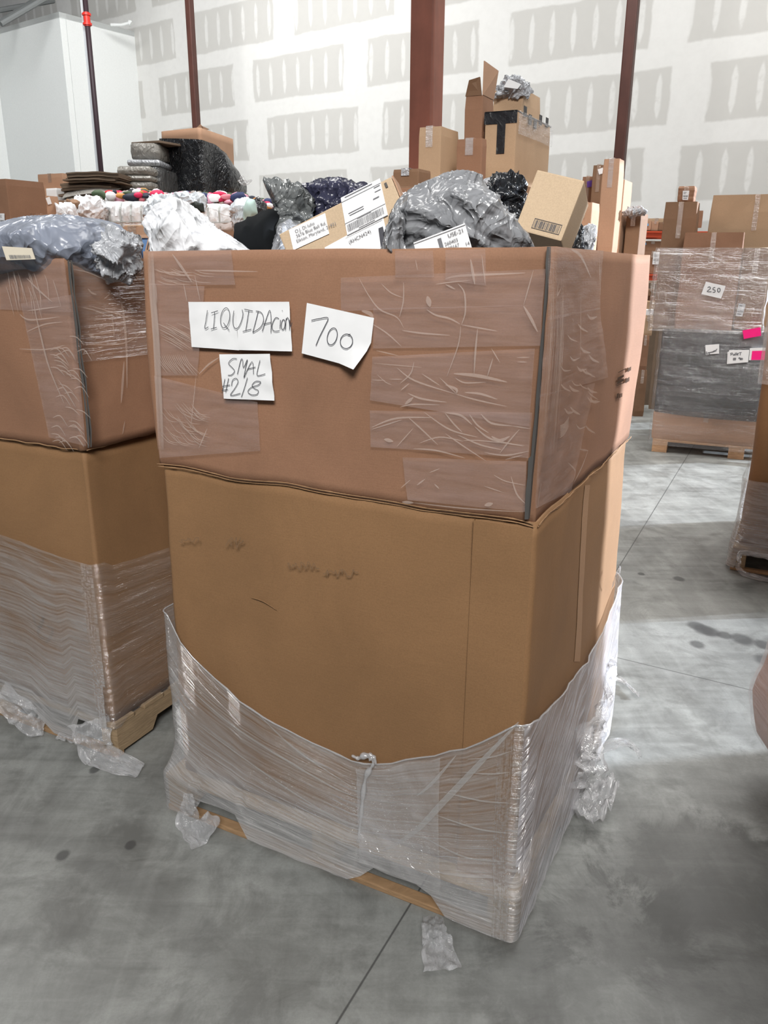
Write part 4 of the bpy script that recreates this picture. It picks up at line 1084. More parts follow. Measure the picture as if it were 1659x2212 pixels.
# tilted kraft mailer box with labels
def para(name, label, cat, O, a, b, c, mat, bevel=.004):
    ctr = V(O) + (V(a) + V(b) + V(c)) / 2; ctr.z = min((V(O) + x + y_ + z_).z for x in (V((0, 0, 0)), V(a)) for y_ in (V((0, 0, 0)), V(b)) for z_ in (V((0, 0, 0)), V(c)))
    rt = root(name, ctr, label, cat)
    k = MB(); k.box(O, a, b, c); k.build('body', mat, rt, bevel=bevel); rt['O'] = tuple(O)
    return rt
Y0 = 2.08
def mp(u, v, off=0.0): return on_plane(u, v, MO + MN_ * off, MN_)
MO = at_y(602, 520, 2.16); MN_ = V((-.22, -1, .18)).normalized()
tl = mp(602, 506); tr = mp(845, 381); ex = (tr - tl).normalized(); ey = ex.cross(MN_).normalized()
if ey.z > 0: ey = -ey
Lm = (tr - tl).length; Wm = .20
rt = para('mailer_box', 'tilted kraft mailer box with address and barcode labels, leaning in the large bin', 'box', tl, ex * Lm, ey * Wm, -MN_ * .075, m_kraft)
# side flap end and tape
k = MB(); k.box(tr + ex * .001 + MN_ * .001, ey * Wm, -MN_ * .077, ex * .004); tag(k.build('end_flap', m_card_pk, rt), 'pale folded end of the mailer')
k = MB(); k.box(tr - ex * .022 + ey * .008 + MN_ * .002, ex * .006, ey * .012, MN_ * .001); k.build('tape_tab', m_dark_gap, rt)
def mlabel(poly, name='shipping_label', mat=None, off=.003, label=None):
    pts = [mp(600 + x / 5.925, 370 + y / 5.925, off) - V(rt['org']) for x, y in poly]
    k = MB(); k.v = []; 
    me_pts = [p + V(rt['org']) for p in pts]; k.add(me_pts, [(0, 1, 2, 3)]); k.add([p - MN_ * .001 for p in me_pts], [(3, 2, 1, 0)])
    o = k.build(name, mat or m_paper, rt)
    if label: o['label'] = label
    return o, pts
o, q = mlabel([(140, 750), (605, 535), (657, 800), (200, 1010)], 'address_label', None, .003, 'white address label')
nn = MN_
text_on(o, q, 'O.J. Di Iulio', .16, .30, .0115, m_grey_print, nn)
text_on(o, q, '3676 Blue Ball Rd.', .16, .53, .0115, m_grey_print, nn)
text_on(o, q, 'Elkton, Maryland, 21921', .14, .76, .0115, m_grey_print, nn)
o, q = mlabel([(805, 340), (1305, 90), (1410, 565), (890, 828)], 'shipping_label', None, .003, 'large white postage label with a barcode')
bars_on(o, q, .04, .93, .735, .92, 3, nn, 'barcode', [(.0, 1, .12, .012), (.0, 1, .68, .012), (.0, 1, .985, .012), (.1, .8, .035, .02), (.82, .97, .16, .02), (.82, .97, .27, .02), (.75, .9, .42, .03), (.12, .5, .47, .018), (.14, .5, .53, .018), (.3, .65, .70, .014), (.3, .7, .945, .014)])
for (x, y_) in ((.03, .53), (.9, 1.04)):
    k = MB(); r = random.Random(5); a0, a1, a2, a3 = [p + nn * .002 for p in q]
o, q = mlabel([(600, 975), (1345, 570), (1440, 1000), (640, 1150)], 'shipping_label', None, .0015, 'lower white label running into the bin')
text_on(o, q, '(RHCN424)', .40, .44, .0125, m_grey_print, nn)
bars_on(o, q, .99, .995, 0.1, .2, 3, nn, 'print', [(.36, .98, .10, .01)])
k = MB(); bp = [mp(600 + x / 5.925, 370 + y / 5.925, .005) for x, y in [(1288, 730), (1345, 705), (1400, 940), (1320, 970)]]; k.add(bp, [(0, 1, 2, 3)]); k.build('black_bar', m_ink, rt)
# big grey poly bag
g = bag('plastic_bag', 'big shiny grey poly bag in the middle of the large bin with a white label', 'bag', [(828, 590), (832, 500), (850, 450), (868, 425), (905, 400), (950, 385), (1000, 381), (1050, 392), (1090, 430), (1122, 468), (1140, 500), (1162, 535), (1150, 590)], 2.02, .24, m_gbag, 8, .030, 6, freq=6.5, back=.14)
bag('plastic_bag', 'dark crumpled fold of grey bag between the mailer box and the big grey bag', 'bag', [(822, 590), (828, 520), (842, 470), (860, 450), (872, 470), (872, 530), (880, 590)], 1.98, .10, m_gbag, 9, .022, 5, freq=10)
LP = on_plane
def gl_(u, v): return at_y(u, v, 1.892)
qd = [gl_(893, 524), gl_(1004, 482), gl_(1022, 545), gl_(908, 580)]
k = MB(); k.add([p - g.location for p in qd], [(0, 1, 2, 3)]); k.add([p - g.location + V((0, .003, 0)) for p in qd], [(3, 2, 1, 0)])
lo_ = k.build('shipping_label', m_paper, None); lo_.parent = g; lo_['label'] = 'white routing label on the grey bag'
qq = [p - g.location for p in qd]
text_on(lo_, qq, 'USE-21', .64, .27, .0125, m_grey_print)
text_on(lo_, qq, '260403', .54, .50, .0105, m_grey_print); text_on(lo_, qq, '200167', .54, .68, .0105, m_grey_print); text_on(lo_, qq, '14', .90, .72, .0105, m_grey_print)
bars_on(lo_, qq, .99, .995, .1, .12, 1, V((0, -1, 0)), 'print', [(.0, 1.0, .045, .02), (.44, .51, .18, .8)])
# black bag behind
bag('plastic_bag', 'small black poly bag between the big grey bag and the tilted tan box', 'bag', [(1050, 520), (1062, 400), (1075, 375), (1090, 378), (1118, 402), (1130, 440), (1130, 520)], 2.75, .12, m_blkwrap, 10, .035, 5, freq=9)
# tilted tan box
n2v = V((-.30, -.85, .34)).normalized(); P2 = at_y(1206, 521, 2.22)
O2 = on_plane(1212, 521, P2, n2v); pA = on_plane(1263, 390, P2, n2v); pB = on_plane(1112, 492, P2, n2v)
ea = pA - O2; ea_n = ea.normalized(); eb_n = pB - O2; eb_n = (eb_n - ea_n * eb_n.dot(ea_n)); Lb = eb_n.length; eb_n.normalize(); nc = -n2v
rt = para('cardboard_box', 'clean tan cardboard box standing tilted at the right of the large bin, barcode printed low', 'box', O2, ea, eb_n * Lb, nc * .15, m_kraft)
k = MB(); r = random.Random(3)
def bx_(a, b): return O2 + eb_n * Lb * (.66 - .56 * a) + ea_n * (.040 - .026 * b) - nc * .002
x = .03
while x < .96:
    w_ = r.choice((.012, .02, .035)); k.add([bx_(x, .12), bx_(x + w_, .12), bx_(x + w_, .88), bx_(x, .88)], [(0, 1, 2, 3)]); x += w_ + r.choice((.012, .022, .03))
for (a, b, c, d) in ((-.02, -.02, 1.02, .03), (-.02, .97, 1.02, 1.02), (-.02, 0, .0, 1), (1.0, 0, 1.02, 1)): k.add([bx_(a, b), bx_(c, b), bx_(c, d), bx_(a, d)], [(0, 1, 2, 3)])
k.build('printed_barcode', m_ink, rt)
bag('plastic_bag', 'small glossy black bag at the right rim of the large bin', 'bag', [(1228, 560), (1240, 500), (1250, 475), (1256, 490), (1256, 560)], 2.45, .06, m_blkwrap, 12, .02, 4, freq=14)
bag('plastic_bag', 'small clear crumpled bag at the right rim of the large bin', 'bag', [(1252, 560), (1256, 510), (1268, 484), (1282, 486), (1284, 505), (1270, 560)], 2.50, .05, m_silver, 13, .02, 4, freq=14)
bag('plastic_bag', 'scrap of white bag behind the big grey bag', 'bag', [(855, 520), (860, 425), (872, 420), (884, 424), (886, 520)], 2.5, .05, m_wbag, 14, .02, 4, freq=14)
# fill of the bin (dark padding of parcels below the rim)
k = MB(); c0 = CN + DL * .05 + DR * .08
def pad(a, b): 
    p = c0 + DL * (LB - .1) * a + DR * (LSB - .22) * b; return (V((p.x, p.y, ZTN - .22 + .05 * mn.noise(V((a * 5, b * 5, 1))))), (a, b))
k.grid(pad, 16, 16); tag(k.build('parcel_heap', m_gbag, None, True), 'grey heap of packed parcels filling the large bin below its rim', 'parcels', kind='stuff')

# ------------------------------------------------------------------ LEFT NEIGHBOUR BIN
LBN = at_z(246, 1560, HP); lbc = V((LBN.x, LBN.y, 0))
Pn2 = lbc - DR * .015 - DL * .015
pallet(Pn2, 1.16, 1.0, 'old wooden pallet under the left neighbouring bin')
loop2 = [lbc, lbc + DR * .98, lbc + DR * .98 + DL * 1.12, lbc + DL * 1.12]
per2 = perimeter(loop2, [.012, .06, .06, .03], 24, 5)
zt2 = solve(lambda z: proj(V((lbc.x, lbc.y, z)))[1], 558, 1, 2.2); zs2 = solve(lambda z: proj(V((lbc.x, lbc.y, z)))[1], 972, .5, 2)
bin2 = root('cardboard_bin', sum(loop2, V((0, 0, 0))) / 4 + UP * HP, 'brown double-height cardboard bin at the left edge beside the one marked 700', 'box')
shell(per2, HP, zs2, 22, lambda s, z: .010 * fb(s, z, 21, 1.5)).build('lower_section', [m_card_lo, m_torn], bin2, True)
per2u = perimeter([p + q for p, q in zip(loop2, (-DR * .008 - DL * .008, DR * .008 - DL * .008, DR * .008 + DL * .008, -DR * .008 + DL * .008))], [.012, .06, .06, .03], 24, 5)
shell(per2u, zs2, zt2, 20, lambda s, z: .010 * fb(s, z, 27, 1.6)).build('upper_section', [m_card, m_torn], bin2, True)
k = MB(); pts = []
for j in range(60):
    t = j / 59; p = lbc + DL * 1.1 * t + NF * .010; pts.append(V((p.x, p.y, zs2 + .005 * mn.noise(V((t * 20, 0, 0))))))
k.tube(pts, .0022, 5); pts = []
for j in range(40):
    t = j / 39; p = lbc + DR * .95 * t + NS * .012; pts.append(V((p.x, p.y, zs2 + .005 * mn.noise(V((t * 20, 3, 0))))))
k.tube(pts, .0022, 5); tag(k.build('seam_ridge', m_torn, bin2, True), 'crushed ridge between the two sections')
CNs, CNb = CN, bin_
def f2(u, v, off=0.0): return on_plane(u, v, lbc + NF * off, NF)
def s2(u, v, off=0.0): return on_plane(u, v, lbc + NS * off, NS)
def tape2(side, poly, off, creases, seed, mat=None):
    g_ = f2 if side == 'F' else s2; n = NF if side == 'F' else NS
    pts = [g_(u, v, off) for u, v in poly]; k = MB()
    def fn(a, b):
        p = pts[0].lerp(pts[1], a).lerp(pts[3].lerp(pts[2], a), b); s = (p - lbc).dot(DL if side == 'F' else DR)
        return (p + n * .002 * mn.noise(V((s * 14, p.z * 30, seed))), (s, p.z))
    k.grid(fn, 14, 14)
    for wpx, cp in creases: k.ribbon(smooth_path([g_(u, v, off + .004) for u, v in cp], 6), wpx, n, 1)
    k.build('packing_tape', [mat or m_tape, m_crease], bin2)
def z6b(pts): return [(x / 3.115, 540 + y / 3.115) for x, y in pts]
cA = [(.007, z6b([(230, 390), (270, 560), (330, 790), (430, 1030)])), (.006, z6b([(180, 190), (260, 270), (350, 350)])), (.005, z6b([(390, 870), (450, 960), (510, 1060)])), (.005, z6b([(130, 430), (200, 470), (400, 450)])), (.004, z6b([(130, 665), (300, 670), (440, 640)])), (.004, z6b([(180, 410), (400, 380)])), (.004, z6b([(180, 550), (300, 500), (420, 485)]))]
for j in range(36):
    x = 330 + rnd.random() * 190; y = 560 + rnd.random() * 750; cA.append((.004, z6b([(x, y), (x + 50, y + 30 * (rnd.random() - .5)), (x + 100, y + 60)])))
for j in range(18):
    x = 20 + rnd.random() * 380; y = 80 + rnd.random() * 200; cA.append((.003, z6b([(x, y), (x + 20, y + 60), (x + 30 + 30 * rnd.random(), y + 200)])))
tape2('F', z6b([(0, 60), (430, 60), (480, 420), (0, 400)]), .020, [], 1)
tape2('F', z6b([(140, 360), (480, 300), (580, 1320), (330, 1260)]), .022, cA, 2)
cB = [(.004, z6b([(480, 130), (590, 150), (760, 215), (920, 205)])), (.006, z6b([(590, 260), (620, 290), (650, 300)])), (.004, z6b([(550, 385), (650, 410), (740, 450)])), (.004, z6b([(600, 375), (760, 420), (900, 470)])),
      (.010, z6b([(790, 250), (830, 420), (850, 640), (855, 930)])), (.010, z6b([(835, 750), (825, 900), (815, 1030)])), (.004, z6b([(520, 570), (700, 560), (810, 545)])), (.008, z6b([(600, 575), (640, 590)])), (.004, z6b([(520, 635), (820, 630), (950, 560)])), (.006, z6b([(755, 435), (770, 600)])),
      (.005, z6b([(840, 1150), (825, 1240)])), (.004, z6b([(700, 330), (790, 250)]))]
tape2('S', z6b([(460, 80), (960, 80), (1020, 700), (520, 760)]), .018, cB, 3, m_film_clr)
k = MB()
vs = []
for v_ in range(12):
    t = v_ / 11; u = interp([(0, 148), (.45, 168), (.8, 186), (1, 192)], t); vv = 562 + 405 * t
    a = f2(u - 2.5, vv, .019); b = f2(u + 2 + 1.5 * math.sin(v_ * 2.1), vv, .019); vs += [a, b]
k.add(vs, [(2 * i, 2 * i + 1, 2 * i + 3, 2 * i + 2) for i in range(11)]); k.add([p + DR * .01 for p in vs], [(2 * i + 2, 2 * i + 3, 2 * i + 1, 2 * i) for i in range(11)])
tag(k.build('corner_tape', m_dark_gap, bin2), 'grimy tape down the front corner of the upper section')
k = MB()
for cp in ([(70, 1325), (76, 1350), (88, 1352)], [(88, 1352), (92, 1330), (80, 1368), (95, 1378)], [(100, 1352), (112, 1358), (104, 1380), (96, 1386)]): k.ribbon(smooth_path([f2(u, v, .012) for u, v in cp], 5), .004, NF, 0, False)
k.build('smudged_writing', m_smudge, bin2)
# wrap of left bin
pf2 = [Pn2, Pn2 + DR * 1.0, Pn2 + DR * 1.0 + DL * 1.16, Pn2 + DL * 1.16]
def growl(loop, d, f=lambda a, b: 0): return grow(loop, d)
pb2 = perimeter(growl(loop2, .014), [.03, .06, .06, .04], 24, 5); pp2 = perimeter(growl(pf2, .008), [.03, .06, .06, .04], 24, 5); n2_ = len(pb2)
t2F = sorted([((f2(u, v) - lbc).dot(DL), f2(u, v).z) for u, v in ((236, 1218), (200, 1216), (150, 1202), (100, 1185), (50, 1165), (0, 1148))])
t2S = sorted([((s2(u, v) - lbc).dot(DR), s2(u, v).z) for u, v in ((240, 1218), (300, 1200), (360, 1180))])
c2 = cum(pb2)
def w2(a, b):
    i = int(round(a * n2_)) % n2_; p = pb2[i]; q = pp2[i]; A_ = (p - lbc).dot(DL); B_ = (p - lbc).dot(DR)
    zt_ = interp(t2F, A_) if B_ < .05 else interp(t2S, B_)
    pa = (q - Pn2).dot(DL)
    zb_ = .02
    if B_ < .03:
        for s0, s1 in ((.34, .62),):
            e = min(pa - s0, s1 - pa)
            if e > -.02: zb_ = max(zb_, .09 * min(1, (e + .02) / .04))
        if pa < .17: zb_ = .12
    else: zb_ = .145
    z = zb_ + (zt_ - zb_) * b; t = 1 if z < HP else max(0, 1 - (z - HP) / .2) ** 2
    P = p.lerp(q, t); o = outward(pb2, i); 
    if o.dot(p - sum(loop2, V((0, 0, 0))) / 4) < 0: o = -o
    P = P + o * (.004 + .004 * mn.noise(V((c2[i] * 3, z * 60, 4)))); P.z = z
    return (P, (c2[i], (z - zb_) / (zt_ - zb_) * .5 + z * .3))
k = MB(); k.grid(w2, n2_, 50)
for fi, f in enumerate(k.f):
    c = sum((k.v[j] for j in f), V((0, 0, 0))) / 4
    if (c - lbc).dot(DL) < .01: k.m[fi] = 1
sw2 = root('stretch_wrap', Pn2, 'clear stretch film round the base of the left neighbouring bin', 'plastic wrap')
k.build('film', [m_film, m_film_clr], sw2, True)
crumple('torn_tail', sw2, [on_plane(195, 1560, Pn2 + NF * .02, NF), on_plane(205, 1600, Pn2 + NF * .03, NF), floor_p(215, 1630, .02), floor_p(255, 1650, .01), floor_p(305, 1670)], lambda b: .15 - .09 * b, m_scrap, 8, 'torn film tail hanging from the pallet corner', (0, -.5, .6), .02)
crumple('torn_tail', sw2, [floor_p(185, 1600, .04), floor_p(150, 1592, .02), floor_p(128, 1588, .02)], lambda b: .05, m_scrap, 9, 'short film tail', (0, -.3, .9), .01)
crumple('torn_tail', sw2, [on_plane(0, 1500, Pn2 + NF * .03, NF), on_plane(40, 1530, Pn2 + NF * .04, NF), floor_p(75, 1560, .04), floor_p(100, 1562, .03)], lambda b: .10, m_scrap, 10, 'bunched film along the pallet foot', (0, -.8, .5), .02)

# contents of left bin
lb = bag('plastic_bag', 'long blue-grey poly bag lying on top of the left bin', 'bag', [(-60, 600), (-60, 505), (0, 490), (40, 484), (95, 474), (150, 470), (200, 472), (235, 482), (262, 505), (284, 525), (287, 560), (280, 600)], 2.75, .32, m_bluebag, 21, .018, 6, freq=4.0)
bag('plastic_bag', 'shiny crumpled clear-grey bag end at the right of the long blue-grey bag', 'bag', [(232, 600), (228, 560), (236, 515), (252, 500), (272, 506), (286, 530), (284, 600)], 2.55, .10, m_silver, 22, .04, 5, freq=9)
qd = [at_y(u, v, 2.425) for u, v in ((4, 532), (68, 536), (76, 560), (14, 562))]; qq = [p - lb.location for p in qd]
k = MB(); k.add(qq, [(0, 1, 2, 3)]); k.add([p + V((0, .003, 0)) for p in qq], [(3, 2, 1, 0)]); l_ = k.build('shipping_label', flat('cream_label', (.62, .56, .45)), None); l_.parent = lb; l_['label'] = 'cream barcode label'
bars_on(l_, qq, .15, .9, .62, .9, 5)
rt = para('cardboard_box', 'blue printed cardboard box slanting at the right end of the left bin', 'box', at_y(290, 560, 2.95), (at_y(345, 560, 2.95) - at_y(290, 560, 2.95)), at_y(301, 512, 2.95) - at_y(290, 560, 2.95), V((0, .2, 0)), m_bluebox)
k = MB(); O_ = at_y(290, 560, 2.945); X_ = at_y(345, 560, 2.945) - O_; Z_ = at_y(301, 512, 2.945) - O_
k.box(O_ + Z_ * .96, X_, Z_ * .14, V((0, -.004, 0))); k.box(O_ + X_ * .36 + Z_ * .15, X_ * .14, Z_ * .78, V((0, -.004, 0))); k.build('bare_cardboard_strip', m_card_pk, rt)
k = MB(); k.box(O_ + X_ * .42 + Z_ * .45 + V((0, -.006, 0)), X_ * .03, Z_ * .3, V((0, -.002, 0))); k.build('printed_mark', m_ink, rt)
k = MB(); c0 = lbc + DL * .03 + DR * .03; k.grid(lambda a, b: (V(((c0 + DL * 1.05 * a + DR * .9 * b).x, (c0 + DL * 1.05 * a + DR * .9 * b).y, zt2 - .2 + .04 * mn.noise(V((a * 5, b * 5, 7))))), (a, b)), 14, 14)
tag(k.build('parcel_heap', m_gbag, None, True), 'grey heap of parcels below the rim of the left bin', 'parcels', kind='stuff')

# ------------------------------------------------------------------ LEFT BACKGROUND
T1 = at_y(125, 498, 4.75).z; T2 = at_y(600, 500, 5.0).z; T3 = at_y(350, 434, 8.4).z; PBZ = at_y(1240, 404, 3.75).z; T5 = at_y(1330, 560, 4.15).z
def z1(pts): return [(x / 4.74, 360 + y / 4.74) for x, y in pts]
carton('tall narrow brown box at the far left edge behind the left bin', -20, 12, 14, 386, 520, 4.6, z0=T1, mat=m_card, lenL=.3, lenR=.25)
b_ = carton('large plain brown box at the left behind the blue-grey bag', -30, 11, 68, 408, 520, 4.9, z0=T1, mat=m_card_pk, lenL=.4)
carton('brown taped carton with a white label on its lit side, behind the blue-grey bag', 50, 92, 126, 422, 500, 5.2, z0=T1, mat=m_card_pk)
sticker(carton('short crushed brown carton in front of the taped one, left background', 47, 78, 120, 462, 520, 4.7, z0=T1, mat=m_card), 'S', [(98, 468), (118, 472), (118, 486), (98, 484)], m_card_lt, 'paper_patch', False)
o_ = [x for x in C.objects if x.get('label', '').startswith('brown taped carton')][0]
sticker(o_, 'S', [(99, 428), (107, 425), (112, 440), (104, 442)], None, 'shipping_label', False)
o_ = [x for x in C.objects if x.get('label', '').startswith('tall narrow brown box at the far left')][0]
sticker(o_, 'F', [(0, 461), (9, 461), (10, 487), (0, 486)])
carton('open brown box with raised flaps in front of the white wall at left', 80, 134, 150, 374, 420, 9.1, z0=T3, mat=m_card_pk, lenR=.5)
carton('low brown box left of the small white box, left background', 50, 98, 104, 407, 445, 8.9, z0=T3, mat=m_card_pk, lenR=.3)
carton('small white box left of the stack of flattened cartons', 98, 121, 126, 406, 440, 8.7, z0=T3, mat=m_paper, lenR=.3, tape=False)
# stack of flattened cartons
def sheets(u0, u1, v0, v1, y, n, mat, label, group, seedv, sag=.0):
    a = at_y(u0, v1, y); b = at_y(u1, v1, y); t = at_y(u0, v0, y); hh = (t.z - a.z) / n; r = random.Random(seedv); L = (b - a).length
    first = None
    k = MB(); nx = 10
    dx = (b - a).normalized(); dy = V((-dx.y, dx.x, 0)); dep = min(1.1, L * .9)
    def fn(z):
        return lambda p, q: (dx * (p - .5) * L + dy * q * dep + UP * (z + .012 * math.sin(p * 3.1) + .006 * mn.noise(V((p * 4, q * 4, seedv)))), (p, q))
    k.grid(fn(hh * .86), nx, 4); k.grid(fn(0), nx, 4)
    base0 = 0; b2 = (nx + 1) * 5
    def rim(i, j): k.f.append([i, j, j + b2, i + b2]); k.m.append(0); k.uv.append([(0, 0)] * 4)
    for i in range(nx): rim(i, i + 1); rim(4 * (nx + 1) + i + 1, 4 * (nx + 1) + i)
    for j in range(4): rim((j + 1) * (nx + 1), j * (nx + 1)); rim(j * (nx + 1) + nx, (j + 1) * (nx + 1) + nx)
    o = k.build('flattened_carton', mat, None); mid = (a + b) / 2
    for i in range(n):
        c = o if i == 0 else o.copy()
        if i: C.objects.link(c)
        c.location = V((mid.x, mid.y, a.z + hh * i)) + V((r.uniform(-.03, .05), r.uniform(0, .05), 0)); c.rotation_euler = (0, 0, r.uniform(-.03, .03))
        tag(c, label, 'flattened box', group)
sheets(132, 240, 395, 436, 8.6, 7, m_card_gy, 'flat dark cardboard sheet in the lower bundle of the stack before the white wall', 'flattened cartons in the lower bundle', 5)
sheets(138, 250, 372, 394, 8.5, 6, m_card_gy, 'flat dark cardboard sheet in the upper bundle of the stack before the white wall', 'flattened cartons in the upper bundle', 6)
k = MB(); a = at_y(130, 398, 8.45); b = at_y(246, 391, 8.45); k.grid(lambda p, q: (a.lerp(b, p) + V((0, q * .9, 0)) + UP * (-.05 + .03 * math.sin(p * 3)) + UP * -.08 * (abs(2 * q - 1) ** 4), (p, q)), 16, 10)
k.grid(lambda p, q: (a.lerp(b, p) + V((0, -.01, 0)) + UP * (-.05 + .03 * math.sin(p * 3) - .1 - .09 * q), (p, q)), 16, 4)
tag(centre_origin(k.build('plastic_sheet', film('dusty_film', (.5, .48, .44), .3, .8, .3, 3, 30, .5), None, True)), 'dusty film band wrapped over the lower bundle of flattened cartons', 'plastic wrap')
# grey wrapped bundles
def bundle(u0, u1, v0, v1, y, label, mat=None, seedv=0, dep=.8):
    a = at_y(u0, v1, y); b = at_y(u1, v1, y); t = at_y(u0, v0, y); h = t.z - a.z
    dx = (b - a).normalized(); L = (b - a).length; c = [a, a + dx * L, a + dx * L + V((0, dep, 0)), a + V((0, dep, 0))]
    pr = perimeter(c, [min(.05, h * .3)] * 4, 8, 4); k = MB(); n = len(pr); cen = sum(c, V((0, 0, 0))) / 4
    prof = [(0, -.03), (.12, 0), (.5, .012), (.88, 0), (1, -.03)]
    def fn(p, q):
        i = int(round(p * n)) % n; o = (pr[i] - cen).normalized(); z = a.z + h * q
        return (V((pr[i].x, pr[i].y, z)) + o * (interp(prof, q) + .012 * mn.noise(V((pr[i].x * 6, pr[i].y * 6, z * 12 + seedv)))), (p * 3, q * h))
    k.grid(fn, n, 8); top = [fn(i / n, 1)[0] for i in range(n)]; k.add(top, [tuple(range(n))])
    return tag(centre_origin(k.build('wrapped_bundle', mat or m_grey_bundle, None, True)), label, 'bundle')
bundle(253, 328, 410, 433, 8.9, 'lowest grey film-wrapped bundle beside the black-wrapped bin')
bundle(253, 327, 391, 410, 8.95, 'third grey film-wrapped bundle down, beside the black-wrapped bin', seedv=2)
bundle(253, 326, 378, 391, 8.95, 'thin grey film-wrapped bundle in the middle of the bundle stack', seedv=4)
bundle(253, 325, 358, 378, 8.95, 'broad grey film-wrapped bundle under the upper stack of bundles', seedv=5)
bundle(275, 344, 344, 358, 9.6, 'pale thin wrapped bundle below the topmost grey bundle', m_silver, 6)
bundle(282, 345, 308, 345, 9.7, 'topmost dark grey wrapped bundle left of the black-wrapped bin', seedv=7)
carton('flat dark cardboard on top of the topmost grey bundle', 283, 343, 346, 303, 308, 9.7, m_card_gy, name='flattened_carton', cat='flattened box', lenR=.6, tape=False)
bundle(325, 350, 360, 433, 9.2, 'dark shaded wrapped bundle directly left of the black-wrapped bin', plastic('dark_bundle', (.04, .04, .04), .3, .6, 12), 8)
# black wrapped gaylord
yb = 10.0
a = at_y(346, 290, yb + .25); b = at_y(432, 275, yb - .1); c = at_y(505, 290, yb + .9)
nb = V((b.x, b.y, 0)); dl_b = (V((a.x, a.y, 0)) - nb); dr_b = V((c.x, c.y, 0)) - nb
ztb = b.z; zbb = at_y(432, 432, yb).z
lpb = [nb, nb + dr_b, nb + dr_b + dl_b, nb + dl_b]
pr = perimeter(lpb, [.03, .10, .05, .08], 14, 4)
rt = root('cardboard_bin', sum(lpb, V((0, 0, 0))) / 4 + UP * zbb, 'brown cardboard bin wound in black film, high at the back left', 'box')
shell(pr, zbb, ztb, 10, lambda s, z: .012 * fb(s, z, 31, 1.2)).build('sleeve', [m_card_pk, m_torn], rt, True)
ctrb = sum(lpb, V((0, 0, 0))) / 4
k = MB(); nn_ = len(pr)
def bwf(p, q):
    i = int(round(p * nn_)) % nn_; P = pr[i]; ub = proj(V((P.x, P.y, ztb - .3)))[0]
    vt = interp([(340, 300), (378, 300), (415, 301), (435, 302), (460, 311), (480, 330), (500, 362), (520, 400)], ub); vb = interp([(340, 400), (360, 405), (400, 418), (430, 432), (520, 436)], ub)
    front = (P - ctrb).dot(V((0, -1, 0))) > -.2
    z1 = solve(lambda z: proj(V((P.x, P.y, z)))[1], vt, zbb, ztb) if front else ztb - .35
    z0 = solve(lambda z: proj(V((P.x, P.y, z)))[1], vb, zbb - .2, ztb) if front else zbb
    z = z0 + (z1 - z0) * q; o = (P - ctrb).normalized()
    bul = .03 + .03 * mn.noise(V((p * 14, z * 3, 2))) + .02 * abs(mn.noise(V((p * 40, z * 14, 5))))
    bul += (.16 if ub > 470 else 0) * math.sin(q * 3.1) * (1 - q * .3)
    return (V((P.x, P.y, z)) + o * bul, (p * 4, z))
k.grid(bwf, nn_, 30)
tag(k.build('black_film', m_blkwrap, rt, True), 'glossy black stretch film')
k = MB(); p0 = at_y(480, 391, yb + .35); 
crumple('torn_tail', rt, [at_y(518, 385, yb + .4), at_y(532, 395, yb + .4), at_y(545, 388, yb + .4)], lambda b_: .09 * (1 - b_) + .02, m_scrap, 14, 'wisp of clear film', (0, -1, 0), .02)
for pts_ in ([(418, 282), (433, 268), (440, 277)], [(432, 270), (452, 279), (440, 281)]):
    k = MB(); q = [at_y(u, v, yb + .35) for u, v in pts_]; q2 = [x + V((0, .02, 0)) for x in q]; k.add(q + q2, [(0, 1, 2), (5, 4, 3), (0, 3, 4, 1), (1, 4, 5, 2), (2, 5, 3, 0)]); k.build('loose_flap', m_card_pk, rt)
# white quilted bales
def bale(u0, u1, v0, v1, y, n, label, seedv):
    a = at_y(u0, v1, y); b = at_y(u1, v1, y); t = at_y(u0, v0, y); h = t.z - a.z; L = (b - a).length; k = MB()
    R = h / 2; dx = (b - a).normalized()
    def fn(p, q):
        th = q * 2 * math.pi; rb = 1 + .045 * (abs(math.sin(p * n * math.pi)) ** .6 - .7); e = math.sqrt(max(.0, 1 - abs(2 * p - 1) ** 12))
        sx = math.copysign(abs(math.cos(th)) ** .6, math.cos(th)); sz = math.copysign(abs(math.sin(th)) ** .6, math.sin(th))
        P = a + dx * L * p + V((0, R * 1.3, 0)) * 1 + V((0, -1, 0)) * sx * R * 1.2 * rb * e + UP * (R + sz * R * rb * e)
        return (P + V((0, -1, 0)) * .02 * mn.noise(V((p * 20, q * 12, seedv))), (p, q))
    k.grid(fn, n * 9, 28)
    o = k.build('quilted_bale', m_white, None, True, weld=True); centre_origin(o); tag(o, label, 'bale')
    k = MB(); k.ribbon([V(p) - o.location for p in [fn(i / 60, -.03)[0] + V((0, -.012, 0)) for i in range(61)]], .008, V((0, -1, 0)), 0, False)
    for j in range(1, n): k.ribbon([fn(j / n, -.2 + .45 * i / 20)[0] + V((0, -.008, 0)) - o.location for i in range(21)], .012, V((0, -1, 0)), 0, False)
    s_ = k.build('strap', flat('strap_grey', (.42, .44, .43)), None); s_.parent = o
bale(196, 352, 433, 500, 6.0, 7, 'long white quilted bale with straps behind the blue-grey bag', 1)
bale(352, 500, 438, 500, 6.2, 6, 'white quilted bale right of the longer strapped bale', 2)
bag('plastic_bag', 'round white crumpled bag at the left end of the quilted bales', 'bag', [(165, 480), (168, 450), (182, 430), (212, 432), (225, 450), (215, 485)], 5.9, .25, m_wbag, 31, .05, 5, freq=5)
bag('plastic_bag', 'small white film bundle between the cartons and the brown paper bag', 'bag', [(132, 480), (134, 440), (150, 445), (162, 478)], 5.4, .15, m_wbag, 32, .03, 4)
